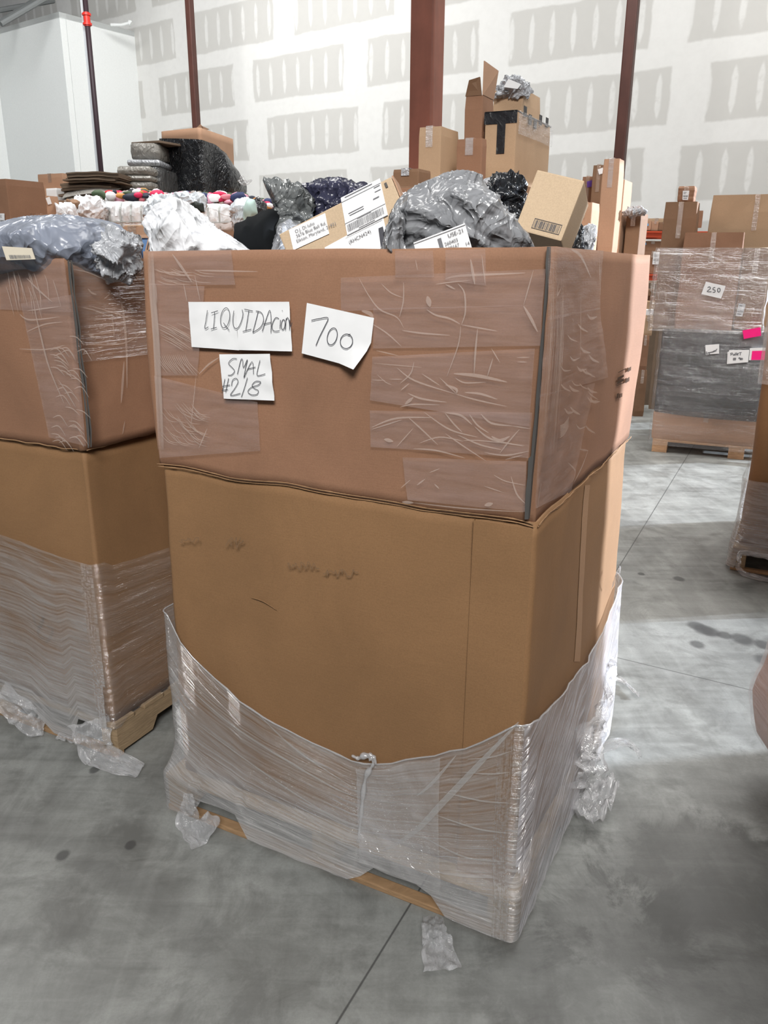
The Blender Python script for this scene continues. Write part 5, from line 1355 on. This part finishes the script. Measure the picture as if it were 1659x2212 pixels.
bag('paper_bag', 'brown paper bag twisted shut beside the round white bag', 'bag', [(150, 434), (160, 430), (175, 436), (168, 455), (166, 476), (158, 474), (148, 450)], 5.7, .08, m_card_dk, 33, .03, 4, freq=12)
bag('plastic_bag', 'clear bag of printed clothes left of the white poly bag peak', 'bag', [(322, 450), (325, 430), (345, 421), (372, 424), (382, 440), (364, 492), (334, 492)], 5.2, .14, m_clearbag, 34, .04, 5, freq=9)
bag('plastic_bag', 'round clear bag of clothes above the white poly bag', 'bag', [(374, 440), (382, 422), (400, 416), (420, 425), (425, 450), (400, 465)], 5.4, .12, m_clearbag, 35, .035, 5, freq=9)
bag('plastic_bag', 'clear bag with dark floral cloth right of the white poly bag peak', 'bag', [(412, 440), (418, 420), (430, 417), (441, 432), (441, 455), (425, 455)], 5.5, .10, m_clearbag, 36, .035, 5, freq=10)
for i, (us, vs_, mt) in enumerate((((352, 440), (360, 455), m_ink), ((418, 440), (434, 455), m_blkfab), ((402, 445), (412, 455), m_ink))):
    pass
bag('clothing_bundle', 'dark floral cloth in the clear bag above the white poly bag', 'clothes', [(408, 450), (412, 432), (426, 436), (438, 440), (440, 458), (420, 462)], 5.35, .05, flat('floral_dark', (.02, .025, .02)), 37, .02, 4)
bag('clothing_bundle', 'peach printed cloth behind the clear bags on the quilted bale', 'clothes', [(345, 432), (360, 420), (380, 424), (385, 440), (360, 446)], 5.6, .08, flat('peach_cloth', (.62, .35, .24)), 38, .02, 4)
bag('plastic_bag', 'clear bag with teal and leopard print cloth at the right end of the bales', 'bag', [(505, 480), (500, 445), (510, 430), (535, 428), (552, 440), (556, 462), (535, 500), (510, 500)], 5.5, .14, m_clearbag, 39, .03, 5, freq=8)
bag('clothing_bundle', 'folded teal and cream printed cloth at the right end of the bales', 'clothes', [(528, 490), (527, 450), (536, 430), (550, 436), (556, 460), (545, 485)], 5.32, .06, flat('teal_print', (.38, .50, .46)), 40, .02, 4)
bag('plastic_bag', 'black plastic bag at the right end of the bales', 'bag', [(552, 480), (548, 440), (556, 428), (572, 440), (572, 480)], 5.6, .1, m_blkwrap, 41, .03, 4, freq=10)
# mixed clothes heap
cols = [(.02, .03, .09), (.75, .74, .74), (.6, .18, .22), (.55, .02, .08), (.6, .3, .38), (.02, .02, .025), (.02, .025, .04), (.5, .02, .03), (.05, .08, .04), (.7, .68, .66), (.45, .2, .05), (.25, .22, .2)]
mm = [flat('cloth_%s' % n_, c) for n_, c in zip(('navy', 'white', 'coral', 'crimson', 'pink', 'black', 'ink', 'red', 'olive', 'cream', 'rust', 'taupe'), cols)]
bm = bmesh.new(); r = random.Random(2)
for i in range(330):
    u = r.uniform(205, 590); v = r.uniform(417, 436) - (6 if 240 < u < 340 else 0) + max(0, (u - 520) * .28); y = r.uniform(6.4, 7.6)
    p = at_y(u, v + 4, y); res = bmesh.ops.create_icosphere(bm, subdivisions=2, radius=r.uniform(.022, .045)); mi = r.randrange(12); s = V((r.uniform(.8, 1.6), 1, r.uniform(.5, 1)))
    for vv in res['verts']:
        q = V((vv.co.x * s.x, vv.co.y, vv.co.z * s.z)); vv.co = p + q * (1 + .5 * mn.noise(q * 14 + V((i, 0, 0))))
    for f in {f for vv in res['verts'] for f in vv.link_faces}: f.material_index = mi; f.smooth = True
me = bpy.data.meshes.new('clothes_heap'); bm.to_mesh(me); bm.free()
for m_ in mm: me.materials.append(m_)
o = bpy.data.objects.new('clothes_heap', me); C.objects.link(o); tag(centre_origin(o), 'mixed coloured clothes heaped on top of the white quilted bales', 'clothes', kind='stuff')
# bins under the clothes / cartons in front of bales
k = carton('taped carton in front of the quilted bales, right of the blue-grey bag', 250, 322, 345, 489, 560, 4.0, m_card_pk, lenR=.3, z0=0.0)
carton('thin strip of brown cardboard lying on the taped carton before the bales', 268, 322, 330, 486, 491, 4.02, m_card_lt, name='cardboard_strip', cat='cardboard', lenR=.1, tape=False)
carton('broad bin holding the quilted bales and clothes', 128, 600, 660, 500, 900, 5.0, m_card, name='cardboard_bin', z0=0.0, lenR=2.8, dl=V((-1, .02, 0)), dr=V((.02, 1, 0)))
carton('base bin under the cartons at the far left', -60, 115, 125, 498, 900, 4.75, m_card, name='cardboard_bin', z0=0.0, lenR=.9, dl=V((-1, .02, 0)), dr=V((.02, 1, 0)))
carton('large bin carrying the stacks of flattened cartons and grey bundles', -60, 350, 360, 434, 900, 8.4, m_card_dk, name='cardboard_bin', z0=0.0, lenR=1.15, dl=V((-1, .02, 0)), dr=V((.02, 1, 0)))
carton('large bin carrying the black-wrapped bin', 340, 520, 530, 433, 900, 9.6, m_card_dk, name='cardboard_bin', z0=0.0, lenR=1.6, dl=V((-1, .02, 0)), dr=V((.02, 1, 0)))

# ------------------------------------------------------------------ BOX PILE BEHIND THE MAIN BIN
ya = 4.3
PBp = carton('wide open bin behind the large bin, holding the tall pile of cartons', 750, 1240, 1330, 404, 900, 3.75, m_card_dk, name='cardboard_bin', z0=0.0, lenR=1.7, lenL=1.15, dl=V((-1, 0, 0)), dr=V((0, 1, 0)))
t1 = carton('wrapped brown parcel under the steel column, left end of the carton pile', 848, 905, 932, 364, 420, 4.1, z0=PBZ, mat=m_card_dk, tm=m_silver)
t2 = carton('tall crumpled tan carton right in front of the steel column', 904, 953, 991, 272, 420, 4.5, z0=PBZ, mat=m_card_lt, tm=m_film_lt)
t3 = carton('short brown carton with shiny taped top between the two tall cartons', 987, 1043, 1053, 298, 420, 4.35, z0=PBZ, mat=m_card, tm=m_film_lt)
t4 = carton('tall thin carton with its end flaps standing open, in the carton pile', 1005, 1044, 1067, 205, 420, 4.7, z0=PBZ, mat=m_card, tape=False)
b = t4['_b']; base = V(b[:3]); LL, LR, hh = b[3:]
k = MB(); o0 = base + UP * hh; k.add([o0, o0 + DR * LR, o0 + DR * LR + UP * .14 - DL * .02, o0 + UP * .16 - DL * .0, o0 + DL * .005, o0 + DR * LR + DL * .005, o0 + DR * LR + UP * .14 - DL * .015, o0 + UP * .16 + DL * .005], [(0, 1, 2, 3), (7, 6, 5, 4), (3, 2, 6, 7), (0, 3, 7, 4), (1, 5, 6, 2)]); tag(k.build('raised_flap', m_card_pk, t4), 'tall raised end flap')
k = MB(); k.add([o0 + DL * LL, o0 + DL * .01, o0 + DL * .02 + UP * .085 - DR * .01, o0 + DL * (LL - .03) + UP * .07 - DR * .03, o0 + DL * LL + DR * .006, o0 + DL * .01 + DR * .006, o0 + DL * .02 + UP * .085, o0 + DL * (LL - .03) + UP * .07 - DR * .02], [(0, 1, 2, 3), (7, 6, 5, 4), (3, 2, 6, 7), (0, 3, 7, 4), (1, 5, 6, 2)]); k.build('raised_flap', m_card_dk, t4)
t5 = carton('big carton with black tape over its top edge, highest in front of the drywall', 1049, 1117, 1190, 240, 420, 4.6, z0=PBZ, mat=m_card_lt, tape=False)
b = t5['_b']; base = V(b[:3]); LL, LR, hh = b[3:]
k = MB(); o0 = base + UP * hh; k.box(o0 - UP * .055 - DR * .006 - DL * .004, DL * (LL + .008), DR * .002, UP * .06); k.box(o0 - DR * .006, DL * (LL), DR * (LR + .01), UP * .006); k.box(o0 - UP * .20 + DL * LL * .33 - DR * .008, DL * .045, DR * .002, UP * .2)
for x in (.15, .3, .45, .6, .8): k.box(o0 + DR * LR * x - DL * .006 - UP * (.03 + .02 * math.sin(x * 30)), DR * .05, DL * .002, UP * .05)
k.build('black_tape', m_blk_tape, t5)
k = MB(); k.grid(lambda p, q: (base + UP * (hh + .004 - .11 * q) + DR * LR * p - DL * (.012 + .008 * abs(mn.noise(V((p * 9, q * 5, 1))))), (p, q * .3)), 20, 8); k.build('shiny_tape', m_film_far, t5)
t6 = carton('carton with grey film and white label at the very top of the pile', 1066, 1131, 1143, 190, 420, 5.15, z0=PBZ, mat=m_card_lt, tape=False, lenR=.35)
bag('plastic_bag', 'crumpled silver-grey film bag on the topmost carton of the pile', 'bag', [(1068, 215), (1072, 195), (1090, 178), (1115, 172), (1135, 185), (1143, 200), (1140, 215), (1100, 212)], 5.25, .13, m_silver, 51, .04, 5, freq=10)
qd = [at_y(u, v, 5.1) for u, v in ((1098, 170), (1126, 182), (1118, 192), (1088, 188))]
k = MB(); k.add(qd, [(0, 1, 2, 3)]); k.add([p + V((0, .004, 0)) for p in qd], [(3, 2, 1, 0)]); tag(centre_origin(k.build('paper_note', m_paper)), 'small white label paper on the silver-grey bag at the top', 'label')
bag('plastic_bag', 'clear crumpled film behind the small black bag in the pile', 'bag', [(1035, 403), (1045, 388), (1070, 380), (1110, 388), (1130, 403)], 3.95, .08, m_silver, 52, .03, 4, freq=10)
t7 = carton('brown strip of cardboard rim left of the big grey bag', 855, 955, 960, 403, 470, 3.42, m_card, name='cardboard_box', lenR=.2, z0=0.0, tape=False)
carton('folded scrap of tan cardboard between the black bag and the navy bag', 632, 646, 650, 396, 430, 3.0, m_card_lt, name='cardboard_scrap', cat='cardboard', lenR=.03, tape=False)

# ------------------------------------------------------------------ RIGHT: tall cartons behind the main bin's right corner
c1 = carton('carton with a purple sticker behind the tall upright cartons', 1258, 1283, 1295, 381, 560, 4.9, z0=T5, mat=m_card, lenR=.2)
sticker(c1, 'F', [(1268, 392), (1280, 389), (1281, 403), (1268, 405)], m_purple, 'purple_sticker', False)
c2_ = carton('dark tall carton with small white label behind the tallest upright carton', 1281, 1308, 1312, 356, 560, 4.7, z0=T5, mat=m_card_dk, lenR=.2)
sticker(c2_, 'F', [(1291, 366), (1302, 362), (1304, 374), (1294, 377)], None, 'small_label', False)
c3 = carton('tallest upright tan carton right of the large bin', 1304, 1340, 1345, 342, 560, 4.2, z0=T5, mat=m_card_pk, lenR=.12, tm=m_film_lt)
c4 = carton('brown carton behind the right rim of the large bin, left of the tall cartons', 1240, 1280, 1284, 437, 560, 3.9, z0=T5, mat=m_card_pk, lenR=.15)
c5 = carton('slim film-wrapped carton leaning behind the tallest upright carton', 1338, 1350, 1356, 388, 560, 4.4, z0=T5, mat=m_card_pk, lenR=.2, tm=m_film_lt)
c6 = carton('brown carton with a crumpled film top right of the tallest carton', 1353, 1386, 1392, 460, 560, 4.4, z0=T5, mat=m_card_dk, lenR=.2, tm=m_film_lt)
bag('plastic_bag', 'clump of clear film on top of the brown carton right of the tallest carton', 'bag', [(1352, 466), (1352, 456), (1365, 448), (1385, 450), (1395, 456), (1388, 465)], 4.35, .07, m_silver, 61, .02, 4, freq=20)
carton('bin holding the tall upright cartons at the right', 1240, 1372, 1376, 562, 900, 3.9, m_card, name='cardboard_bin', z0=0.0, lenR=1.2, lenL=.30, dl=V((-1, 0, 0)), dr=V((0, 1, 0)))
# ------------------------------------------------------------------ pallet 250
G0 = at_z(1407, 975, 0)
Gdl = V((-1, .0, 0)); 
g_near = at_z(1407, 975, 0); g_r = at_z(1640, 997, 0); GX = (g_r - g_near).normalized(); GY = V((-GX.y, GX.x, 0))
if GY.y < 0: GY = -GY
GL = 1.42; GD = 1.1
sv = (DL, DR, NF, NS)
rt = root('wooden_pallet', g_near, 'clean pine pallet under the film-wrapped load marked 250', 'pallet')
for i in range(3):
    for j in range(3):
        k = MB(); k.box(g_near + GX * (GL - .13) * i / 2 + GY * (GD - .12) * j / 2, GX * .13, GY * .12, UP * .10); k.build('block', m_wood_lt, rt, bevel=.003)
for j in range(5): k = MB(); k.box(g_near + GY * (GD - .1) * j / 4 + UP * .10, GX * GL, GY * .1, UP * .022); k.build('deck_board', m_wood_lt, rt, bevel=.002)
zg = .125
def gz(v, off=0.0, u=1500): return on_plane(u, v, g_near + GY * off, GY).z
def gx(u, v, off=0.0): return (on_plane(u, v, g_near + GY * off, GY) - g_near).dot(GX)
def gbox(name, label, u0, u1, v0, v1, d0, d1, mat, cat='box', vm=None, zlo=None, **kw):
    vm = vm or (v0 + v1) / 2; x0 = gx(u0, vm, d0); x1 = gx(u1, vm, d0); z1 = gz(v0, d0, (u0 + u1) / 2); z0 = zlo if zlo is not None else gz(v1, d0, (u0 + u1) / 2)
    P = g_near + GX * x1 + GY * d0 + UP * z0   # near right corner
    o = g_near + GX * x0 + GY * d0; rt = root(name, o + GX * (x1 - x0) / 2 + GY * (d1 - d0) / 2 + UP * z0, label, cat)
    k = MB(); cr = [o, o + GX * (x1 - x0), o + GX * (x1 - x0) + GY * (d1 - d0), o + GY * (d1 - d0)]; pr = perimeter(cr, [.012] * 4, 6, 3); n = len(pr); cen = sum(cr, V((0, 0, 0))) / 4
    def fn(a, b):
        i = int(round(a * n)) % n; oo = (pr[i] - cen).normalized(); return (V((pr[i].x, pr[i].y, z0 + (z1 - z0) * b)) + oo * (.008 * fb(pr[i].x * 3, z0 + b * 3, u0, 1) - (.006 if b in (0, 1) else 0)), (a * 4, b))
    k.grid(fn, n, 8); k.add([fn(i / n, 1)[0] for i in range(n)], [tuple(range(n))]); k.build('body', mat, rt)
    rt['_b'] = (o.x, o.y, z0, 0, 0, 0)
    # centre flap seam as a strip
    k = MB(); xm = (x0 + x1) / 2; k.box(o + GX * (xm - x0 - .02) - GY * .008 + UP * (z1 - min(.3, (z1 - z0) * .3)), GX * .04, GY * .002, UP * min(.3, (z1 - z0) * .3)); k.build('tape_strip', m_box_tape, rt)
    return rt
zmid = gz(712, 0.0)
gb1 = gbox('cardboard_box', 'flat tan carton laid as base under the black-wrapped part of the load marked 250', 1408, 1642, 893, 962, .0, 1.0, m_card_pk, zlo=zg)
gb2 = gbox('cardboard_bin', 'black-wrapped lower bin of the load marked 250', 1408, 1648, 712, 893, .02, 1.0, m_card_gy, vm=800)
gb3 = gbox('cardboard_box', 'big brown carton bearing the sheet marked 250', 1468, 1596, 502, 712, .03, .45, m_card, vm=600)
gb4 = gbox('cardboard_box', 'tall narrow carton at the left of the load marked 250', 1424, 1494, 436, 712, .30, .62, m_card_dk, vm=560)
gb5 = gbox('cardboard_box', 'grey-brown carton at the right of the one marked 250, behind film', 1598, 1659, 536, 712, .05, .5, m_card_dk, vm=600)
gb6 = gbox('cardboard_box', 'wide plain carton standing highest behind the load marked 250', 1522, 1720, 420, 712, .66, 1.0, m_card_lt, vm=560)
gb7 = gbox('cardboard_box', 'small carton with a label perched on the tall narrow one of the load marked 250', 1464, 1500, 402, 438, .36, .6, m_card, vm=420)
for r_ in (gb3,): 
    pass
def gst(rt, d, poly, mat=None, name='shipping_label', label=None, strokes=(), lw=.007, bars=False):
    pts = [on_plane(u, v, g_near + GY * (d - .03), GY) for u, v in poly]; k = MB(); k.add(pts, [(0, 1, 2, 3)]); k.add([p + GY * .003 for p in pts], [(3, 2, 1, 0)]); o = k.build(name, mat or m_paper, rt)
    if label: o['label'] = label
    if strokes:
        k = MB()
        for s in strokes:
            raw = [on_plane(u, v, g_near + GY * (d - .034), GY) for u, v in s]; k.ribbon(smooth_path(raw, 4) if len(raw) > 2 else raw, lw, -GY, 0, False)
        k.build('handwriting', m_pencil, o)
    if bars:
        q = [p - V(rt['org']) for p in pts]; bars_on(o, q, .1, .9, .5, .68, 3, -GY, 'print', [(.15, .6, .15, .05), (.15, .5, .3, .05), (.15, .8, .8, .06)])
    return o
def z3b(pts): return [(1500 + x / 5.53, 600 + y / 5.53) for x, y in pts]
gst(gb3, -.02, z3b([(138, 48), (373, 98), (318, 250), (82, 195)]), None, 'paper_label', 'white sheet reading 250',
    [z3b([(158, 120), (180, 108), (190, 130), (152, 165), (205, 168)]), z3b([(250, 118), (228, 120), (222, 142), (245, 148), (245, 172), (218, 175)]), z3b(ell(292, 148, 16, 24, 5, -90, 270))], .0065)
gst(gb5, -.01, z3b([(530, 304), (613, 316), (572, 464), (492, 456)]), flat('dull_label', (.5, .5, .5)), 'shipping_label', None, bars=True)
gst(gb7, .36, [(1475, 412), (1489, 412), (1486, 432), (1474, 432)], None, 'shipping_label', None, bars=True)
gst(gb2, -.04, z3b([(130, 805), (296, 792), (294, 906), (135, 918)]), None, 'paper_label', 'small white sheet reading Liquidation',
    [z3b([(146, 880), (142, 908), (158, 906)]), z3b([(160, 893), (164, 904)]), z3b([(172, 890), (168, 900), (180, 896), (178, 915)]), z3b([(184, 888), (188, 898), (196, 886)]), z3b([(200, 886), (206, 894), (212, 882), (212, 896)]), z3b([(218, 890), (228, 878), (228, 890), (238, 868), (236, 886), (246, 870), (256, 880), (262, 858), (274, 852)])], .006)
gst(gb2, -.042, z3b([(397, 885), (640, 868), (640, 1010), (388, 1032)]), None, 'paper_label', 'white sheet behind the pallet number sheet')
gst(gb2, -.048, z3b([(414, 865), (656, 862), (642, 1008), (405, 1024)]), None, 'paper_label', 'white sheet reading PalleT # 90',
    [z3b([(438, 900), (434, 930)]), z3b([(428, 905), (452, 898), (456, 912), (438, 918)]), z3b([(470, 912), (462, 926), (476, 924), (478, 912), (482, 928)]), z3b([(490, 895), (488, 928)]), z3b([(502, 893), (500, 928)]), z3b([(512, 918), (526, 908), (518, 902), (510, 918), (524, 928)]), z3b([(532, 896), (566, 892)]), z3b([(550, 894), (547, 928)]),
     z3b([(475, 955), (468, 990)]), z3b([(490, 955), (484, 990)]), z3b([(460, 965), (500, 962)]), z3b([(458, 980), (498, 978)]), z3b([(548, 955), (532, 955), (532, 968), (546, 962), (544, 984)]), z3b([(556, 958), (553, 984)]), z3b(ell(568, 970, 8, 10))], .005)
gst(gb2, -.05, z3b([(575, 630), (790, 590), (797, 692), (590, 732)]), m_pink, 'pink_sticker', 'blank bright pink sticker')
gst(gb2, -.045, z3b([(665, 840), (900, 835), (900, 985), (650, 985)]), None, 'paper_label', 'white sheet with a pink label on it')
gst(gb2, -.05, z3b([(690, 875), (900, 870), (900, 982), (678, 982)]), m_pink, 'pink_label', 'pink label on the white sheet')
# black film and clear film around it
zlow = gz(895, 0); ztopb = gz(712, 0)
swg = root('stretch_wrap', g_near, 'clear and black stretch film around the load marked 250', 'plastic wrap')
def gring(pad, z0, z1, nz, mat, name, amp=.01, zf=None, x0=0, x1=None, y1=1.02):
    x1 = x1 if x1 is not None else gx(1648, 800, 0); cr = [g_near + GX * (x0 - pad) - GY * pad, g_near + GX * (x1 + pad) - GY * pad, g_near + GX * (x1 + pad) + GY * (y1 + pad), g_near + GX * (x0 - pad) + GY * (y1 + pad)]
    pr = perimeter(cr, [.03] * 4, 30, 4); n = len(pr); c_ = cum(pr); cen = sum(cr, V((0, 0, 0))) / 4; k = MB()
    def fn(a, b):
        i = int(round(a * n)) % n; a0 = (pr[i] - g_near).dot(GX); lo = z0; hi = z1
        if zf: lo, hi = zf(a0, z0, z1)
        z = lo + (hi - lo) * b; o = (pr[i] - cen).normalized()
        return (V((pr[i].x, pr[i].y, z)) + o * amp * (fb(c_[i] * 2, z * 12, 3, 1) + .8), (c_[i], z))
    k.grid(fn, n, nz); return k.build(name, mat, swg, True)
gring(.012, zlow, ztopb, 30, film('black_film_tight', (.013, .014, .018), .68, .98, .25, 1.5, 30, .8, gl_=.045), 'black_film', .008, lambda a0, lo, hi: (lo - .03 * a0 - .01 * math.sin(a0 * 4), hi))
gring(.035, zg - .05, ztopb + .01, 40, m_film_dim, 'clear_film_lower', .012)
gring(.03, ztopb - .02, gz(535, 0.0), 34, m_film_far, 'clear_film_upper', .018, None, gx(1425, 560, 0), gx(1659, 560, 0))
# lower orange rack etc
yr = 11.0
rt = root('pallet_rack', at_y(1375, 700, yr) * 1.0 - UP * at_y(1375, 700, yr).z, 'orange steel pallet rack seen between the loads on the right', 'rack')
a = at_y(1340, 512, yr); b = at_y(1700, 512, yr)
for (v0, v1, nm) in ((499, 513, 'beam'), (592, 606, 'beam')):
    z1 = at_y(1400, v0, yr).z; z0 = at_y(1400, v1, yr).z
    k = MB(); k.box((a.x, yr, z0), (b.x - a.x, 0, 0), (0, .05, 0), (0, 0, z1 - z0)); k.box((a.x, yr - .02, z1 - .02), (b.x - a.x, 0, 0), (0, .03, 0), (0, 0, .02)); k.build(nm, m_orange, rt)
    k = MB(); k.box((a.x, yr + 1.0, z0), (b.x - a.x, 0, 0), (0, .05, 0), (0, 0, z1 - z0)); k.build(nm, m_orange, rt)
    k = MB()
    for j in range(22): k.box((a.x + j * (b.x - a.x) / 22, yr + .03, z1 - .015), (.015, 0, 0), (0, 1.0, 0), (0, 0, .015))
    k.build('wire_deck', m_dark_gap, rt)
for xx in (a.x, b.x):
    for yy in (yr, yr + 1.0):
        k = MB(); k.box((xx - .04, yy - .04, 0), (.08, 0, 0), (0, .08, 0), (0, 0, at_y(1400, 499, yr).z)); k.build('upright', m_orange, rt)
k = MB(); k.box((at_y(1386, 500, yr).x, yr - .03, at_y(1386, 513, yr).z), (.045, 0, 0), (0, .004, 0), (0, 0, .09)); k.build('rack_label', m_paper, rt)
def rackbox(u0, u1, v0, v1, y, mat, label, st=None):
    q = carton(label, u0, u1, u1 + 3, v0, v1, y, mat, dl=V((-1, 0, 0)), dr=V((0, 1, 0)), lenR=.4, rough=.004)
    if st: sticker(q, 'F', st, m_bluest, 'blue_sticker', False, V((-1, 0, 0)), V((0, 1, 0)))
    return q
rackbox(1386, 1408, 475, 497, yr + .05, m_card_pk, 'carton with a blue sticker on the rack\'s upper beam', [(1393, 483), (1401, 483), (1401, 488), (1393, 488)])
rackbox(1408, 1424, 478, 498, yr + .12, m_card_pk, 'plain tan carton right of the one on the rack\'s upper beam')
rackbox(1392, 1445, 472, 497, yr + .6, m_card_lt, 'long pale carton at the back of the rack\'s upper level')
rackbox(1424, 1446, 480, 498, yr + .1, m_card_dk, 'dark jumbled carton at the right on the rack\'s upper level')
rackbox(1490, 1520, 455, 492, yr + .1, m_card, 'carton seen between the two tall cartons of the load marked 250', [(1498, 484), (1505, 484), (1505, 490), (1498, 490)])
rackbox(1385, 1436, 521, 543, yr + .05, m_card, 'long carton with a blue sticker hung under the upper rack beam', [(1388, 524), (1396, 524), (1396, 529), (1388, 529)])
q = rackbox(1392, 1432, 543, 591, yr + .05, m_card, 'carton with a long white label on the rack\'s lower level')
sticker(q, 'F', [(1412, 544), (1427, 544), (1424, 571), (1409, 571)], None, 'shipping_label', True, V((-1, 0, 0)), V((0, 1, 0)))
rackbox(1425, 1436, 545, 590, yr + .2, m_card_dk, 'thin dark carton beside the labelled carton on the lower rack level')
yq = 9.0
for i, (u0, u1, v0, v1, mt, lb_) in enumerate(((1398, 1414, 625, 640, m_card_dk, 'small dark carton topmost in the jumble under the rack'), (1406, 1421, 640, 656, m_card, 'small carton second down in the jumble under the rack'), (1397, 1416, 650, 668, m_card_lt, 'tan carton with yellow paper in the jumble under the rack'),
                                            (1394, 1412, 668, 682, m_paper, 'white carton in the jumble under the rack'), (1390, 1412, 682, 725, m_card_lt, 'upright tan carton below the white one under the rack'), (1386, 1404, 725, 800, m_card, 'brown carton below the upright tan one under the rack'), (1378, 1400, 800, 900, m_card_dk, 'lowest dark carton beside the load marked 250'))):
    carton(lb_, u0, u1, u1 + 3, v0, v1, yq - i * .02, mt, dl=V((-1, 0, 0)), dr=V((0, 1, 0)), lenR=.4, rough=.01)
carton('wide dark storage bin behind the jumble of cartons under the rack', 1340, 1480, 1485, 612, 900, 9.6, m_card_gy, name='cardboard_bin', z0=0.0, lenR=1.0, dl=V((-1, 0, 0)), dr=V((0, 1, 0)))

# ------------------------------------------------------------------ right middle bin (cut by the frame)
RB = at_z(1576, 1230, 0.0)
rl = V((RB.x, RB.y, 0))
pl_len = 1.12
Pn3 = rl - DL * pl_len
pallet(Pn3, pl_len, 1.0, 'dark-slotted wooden pallet under the bin at the right edge')
q0 = at_z(1618, 1190, HP); 
loop3 = [Pn3 + DR * .06 + DL * .05, Pn3 + DR * .98 + DL * .05, Pn3 + DR * .98 + DL * (pl_len - .02), Pn3 + DR * .06 + DL * (pl_len - .02)]
pr3 = perimeter(loop3, [.02, .05, .05, .10], 14, 5)
bin3 = root('cardboard_bin', sum(loop3, V((0, 0, 0))) / 4 + UP * HP, 'cardboard bin cut off by the right edge, in front of the load marked 250', 'box')
shell(pr3, HP, 1.55, 14, lambda s, z: .010 * fb(s, z, 41, 1.3)).build('sleeve', [m_card_lo, m_torn], bin3, True)
k = MB(); k.grid(lambda a, b: (V((0, 0, 1.46)) + loop3[0] + (loop3[1] - loop3[0]) * a + (loop3[3] - loop3[0]) * b + UP * .04 * mn.noise(V((a * 4, b * 4, 3))), (a, b)), 10, 10); k.build('fill', m_card_dk, bin3, True)
sw3 = root('stretch_wrap', Pn3, 'stretch film round the base of the bin at the right edge', 'plastic wrap')
pg = perimeter(grow(loop3, .02), [.04, .05, .05, .10], 14, 5); pq = perimeter(grow([Pn3, Pn3 + DR * 1.0, Pn3 + DR * 1.0 + DL * pl_len, Pn3 + DL * pl_len], .02), [.04, .06, .06, .06], 14, 5); c3_ = cum(pg); n3 = len(pg); ce3 = sum(loop3, V((0, 0, 0))) / 4
def w3(top, bot, flare):
    def fn(a, b):
        i = int(round(a * n3)) % n3; A_ = (pg[i] - Pn3).dot(DL); B_ = (pg[i] - Pn3).dot(DR); hi = top + (.08 if B_ > .5 else 0); lo = bot
        if B_ < .1 and bot < .1: lo = .11 if (.08 < pl_len - A_ < .30 or .36 < pl_len - A_ < .6) else .02
        z = lo + (hi - lo) * b; t = (1 if z < HP else max(0, 1 - (z - HP) / .35) ** 1.5) if flare else 0; o = (pg[i] - ce3).normalized()
        P = pg[i].lerp(pq[i], t) + o * (.008 * fb(c3_[i] * 3, z * 9, 2, 1) + .004); P.z = z; return (P, (c3_[i], z))
    return fn
k = MB(); k.grid(w3(.52, .02, True), n3, 30); k.build('film', m_film, sw3, True)
k = MB(); k.grid(w3(1.5, 1.05, False), n3, 20); tag(k.build('upper_film', m_film_lt, sw3, True), 'crumpled upper film band')
crumple('bunched_edge', sw3, [at_z(1594, 1215, .12), at_z(1600, 1195, .14), at_z(1640, 1200, .14), at_z(1680, 1210, .14)], .03, m_scrap, 21, None, (0, -.9, .4), .012)
crumple('bunched_edge', sw3, [at_z(1590, 1215, .06), at_z(1600, 1235, .02), at_z(1640, 1250, .01), at_z(1690, 1258, .01)], .03, m_scrap, 22, None, (0, -.9, .4), .008)
# near right wrapped load (just a bulge in frame) 
NB = at_z(1700, 1640, 0.0); nr = V((NB.x, NB.y, 0))
loop4 = [V((1.28, 1.25, 0)), V((2.40, 1.25, 0)), V((2.40, 2.36, 0)), V((1.28, 2.36, 0))]
pr4 = perimeter(loop4, [.05, .08, .08, .05], 18, 6); ce4 = sum(loop4, V((0, 0, 0))) / 4; n4 = len(pr4)
_s = (DL, DR); DL, DR = V((-1, 0, 0)), V((0, 1, 0)); pallet(V((2.42, 1.30, 0)), .98, 1.0, 'pallet under the wrapped load at the lower right edge'); DL, DR = _s
rt = root('wrapped_load', ce4 + UP * .13, 'pinkish-brown film-wrapped load bulging in at the lower right edge', 'wrapped load')
k = MB()
def ld(a, b):
    i = int(round(a * n4)) % n4; z = .14 + 1.86 * b; o = (pr4[i] - ce4).normalized()
    bl = interp([(.14, 0.0), (.2, .05), (.32, .085), (.5, .04), (.8, -.03), (2.0, -.06)], z)
    return (V((pr4[i].x, pr4[i].y, z)) + o * (bl + .02 * fb(pr4[i].x * 3, z * 3 + pr4[i].y, 5, 1)), (a * 4, z))
k.grid(ld, n4, 40); k.add([ld(i / n4, 1)[0] for i in range(n4)], [tuple(range(n4))]); k.build('body', card('pinkish_cardboard', (.42, .25, .18)), rt, True)
k = MB(); k.grid(lambda a, b: (lambda P: (P[0] + (P[0] - V((ce4.x, ce4.y, P[0].z))).normalized() * .012, P[1]))(ld(a, b * .75)), n4, 40); k.build('film', m_film_lt, rt, True)

for o in bpy.data.objects:
    for p_ in ('org', '_b', 'O'):
        if p_ in o: del o[p_]
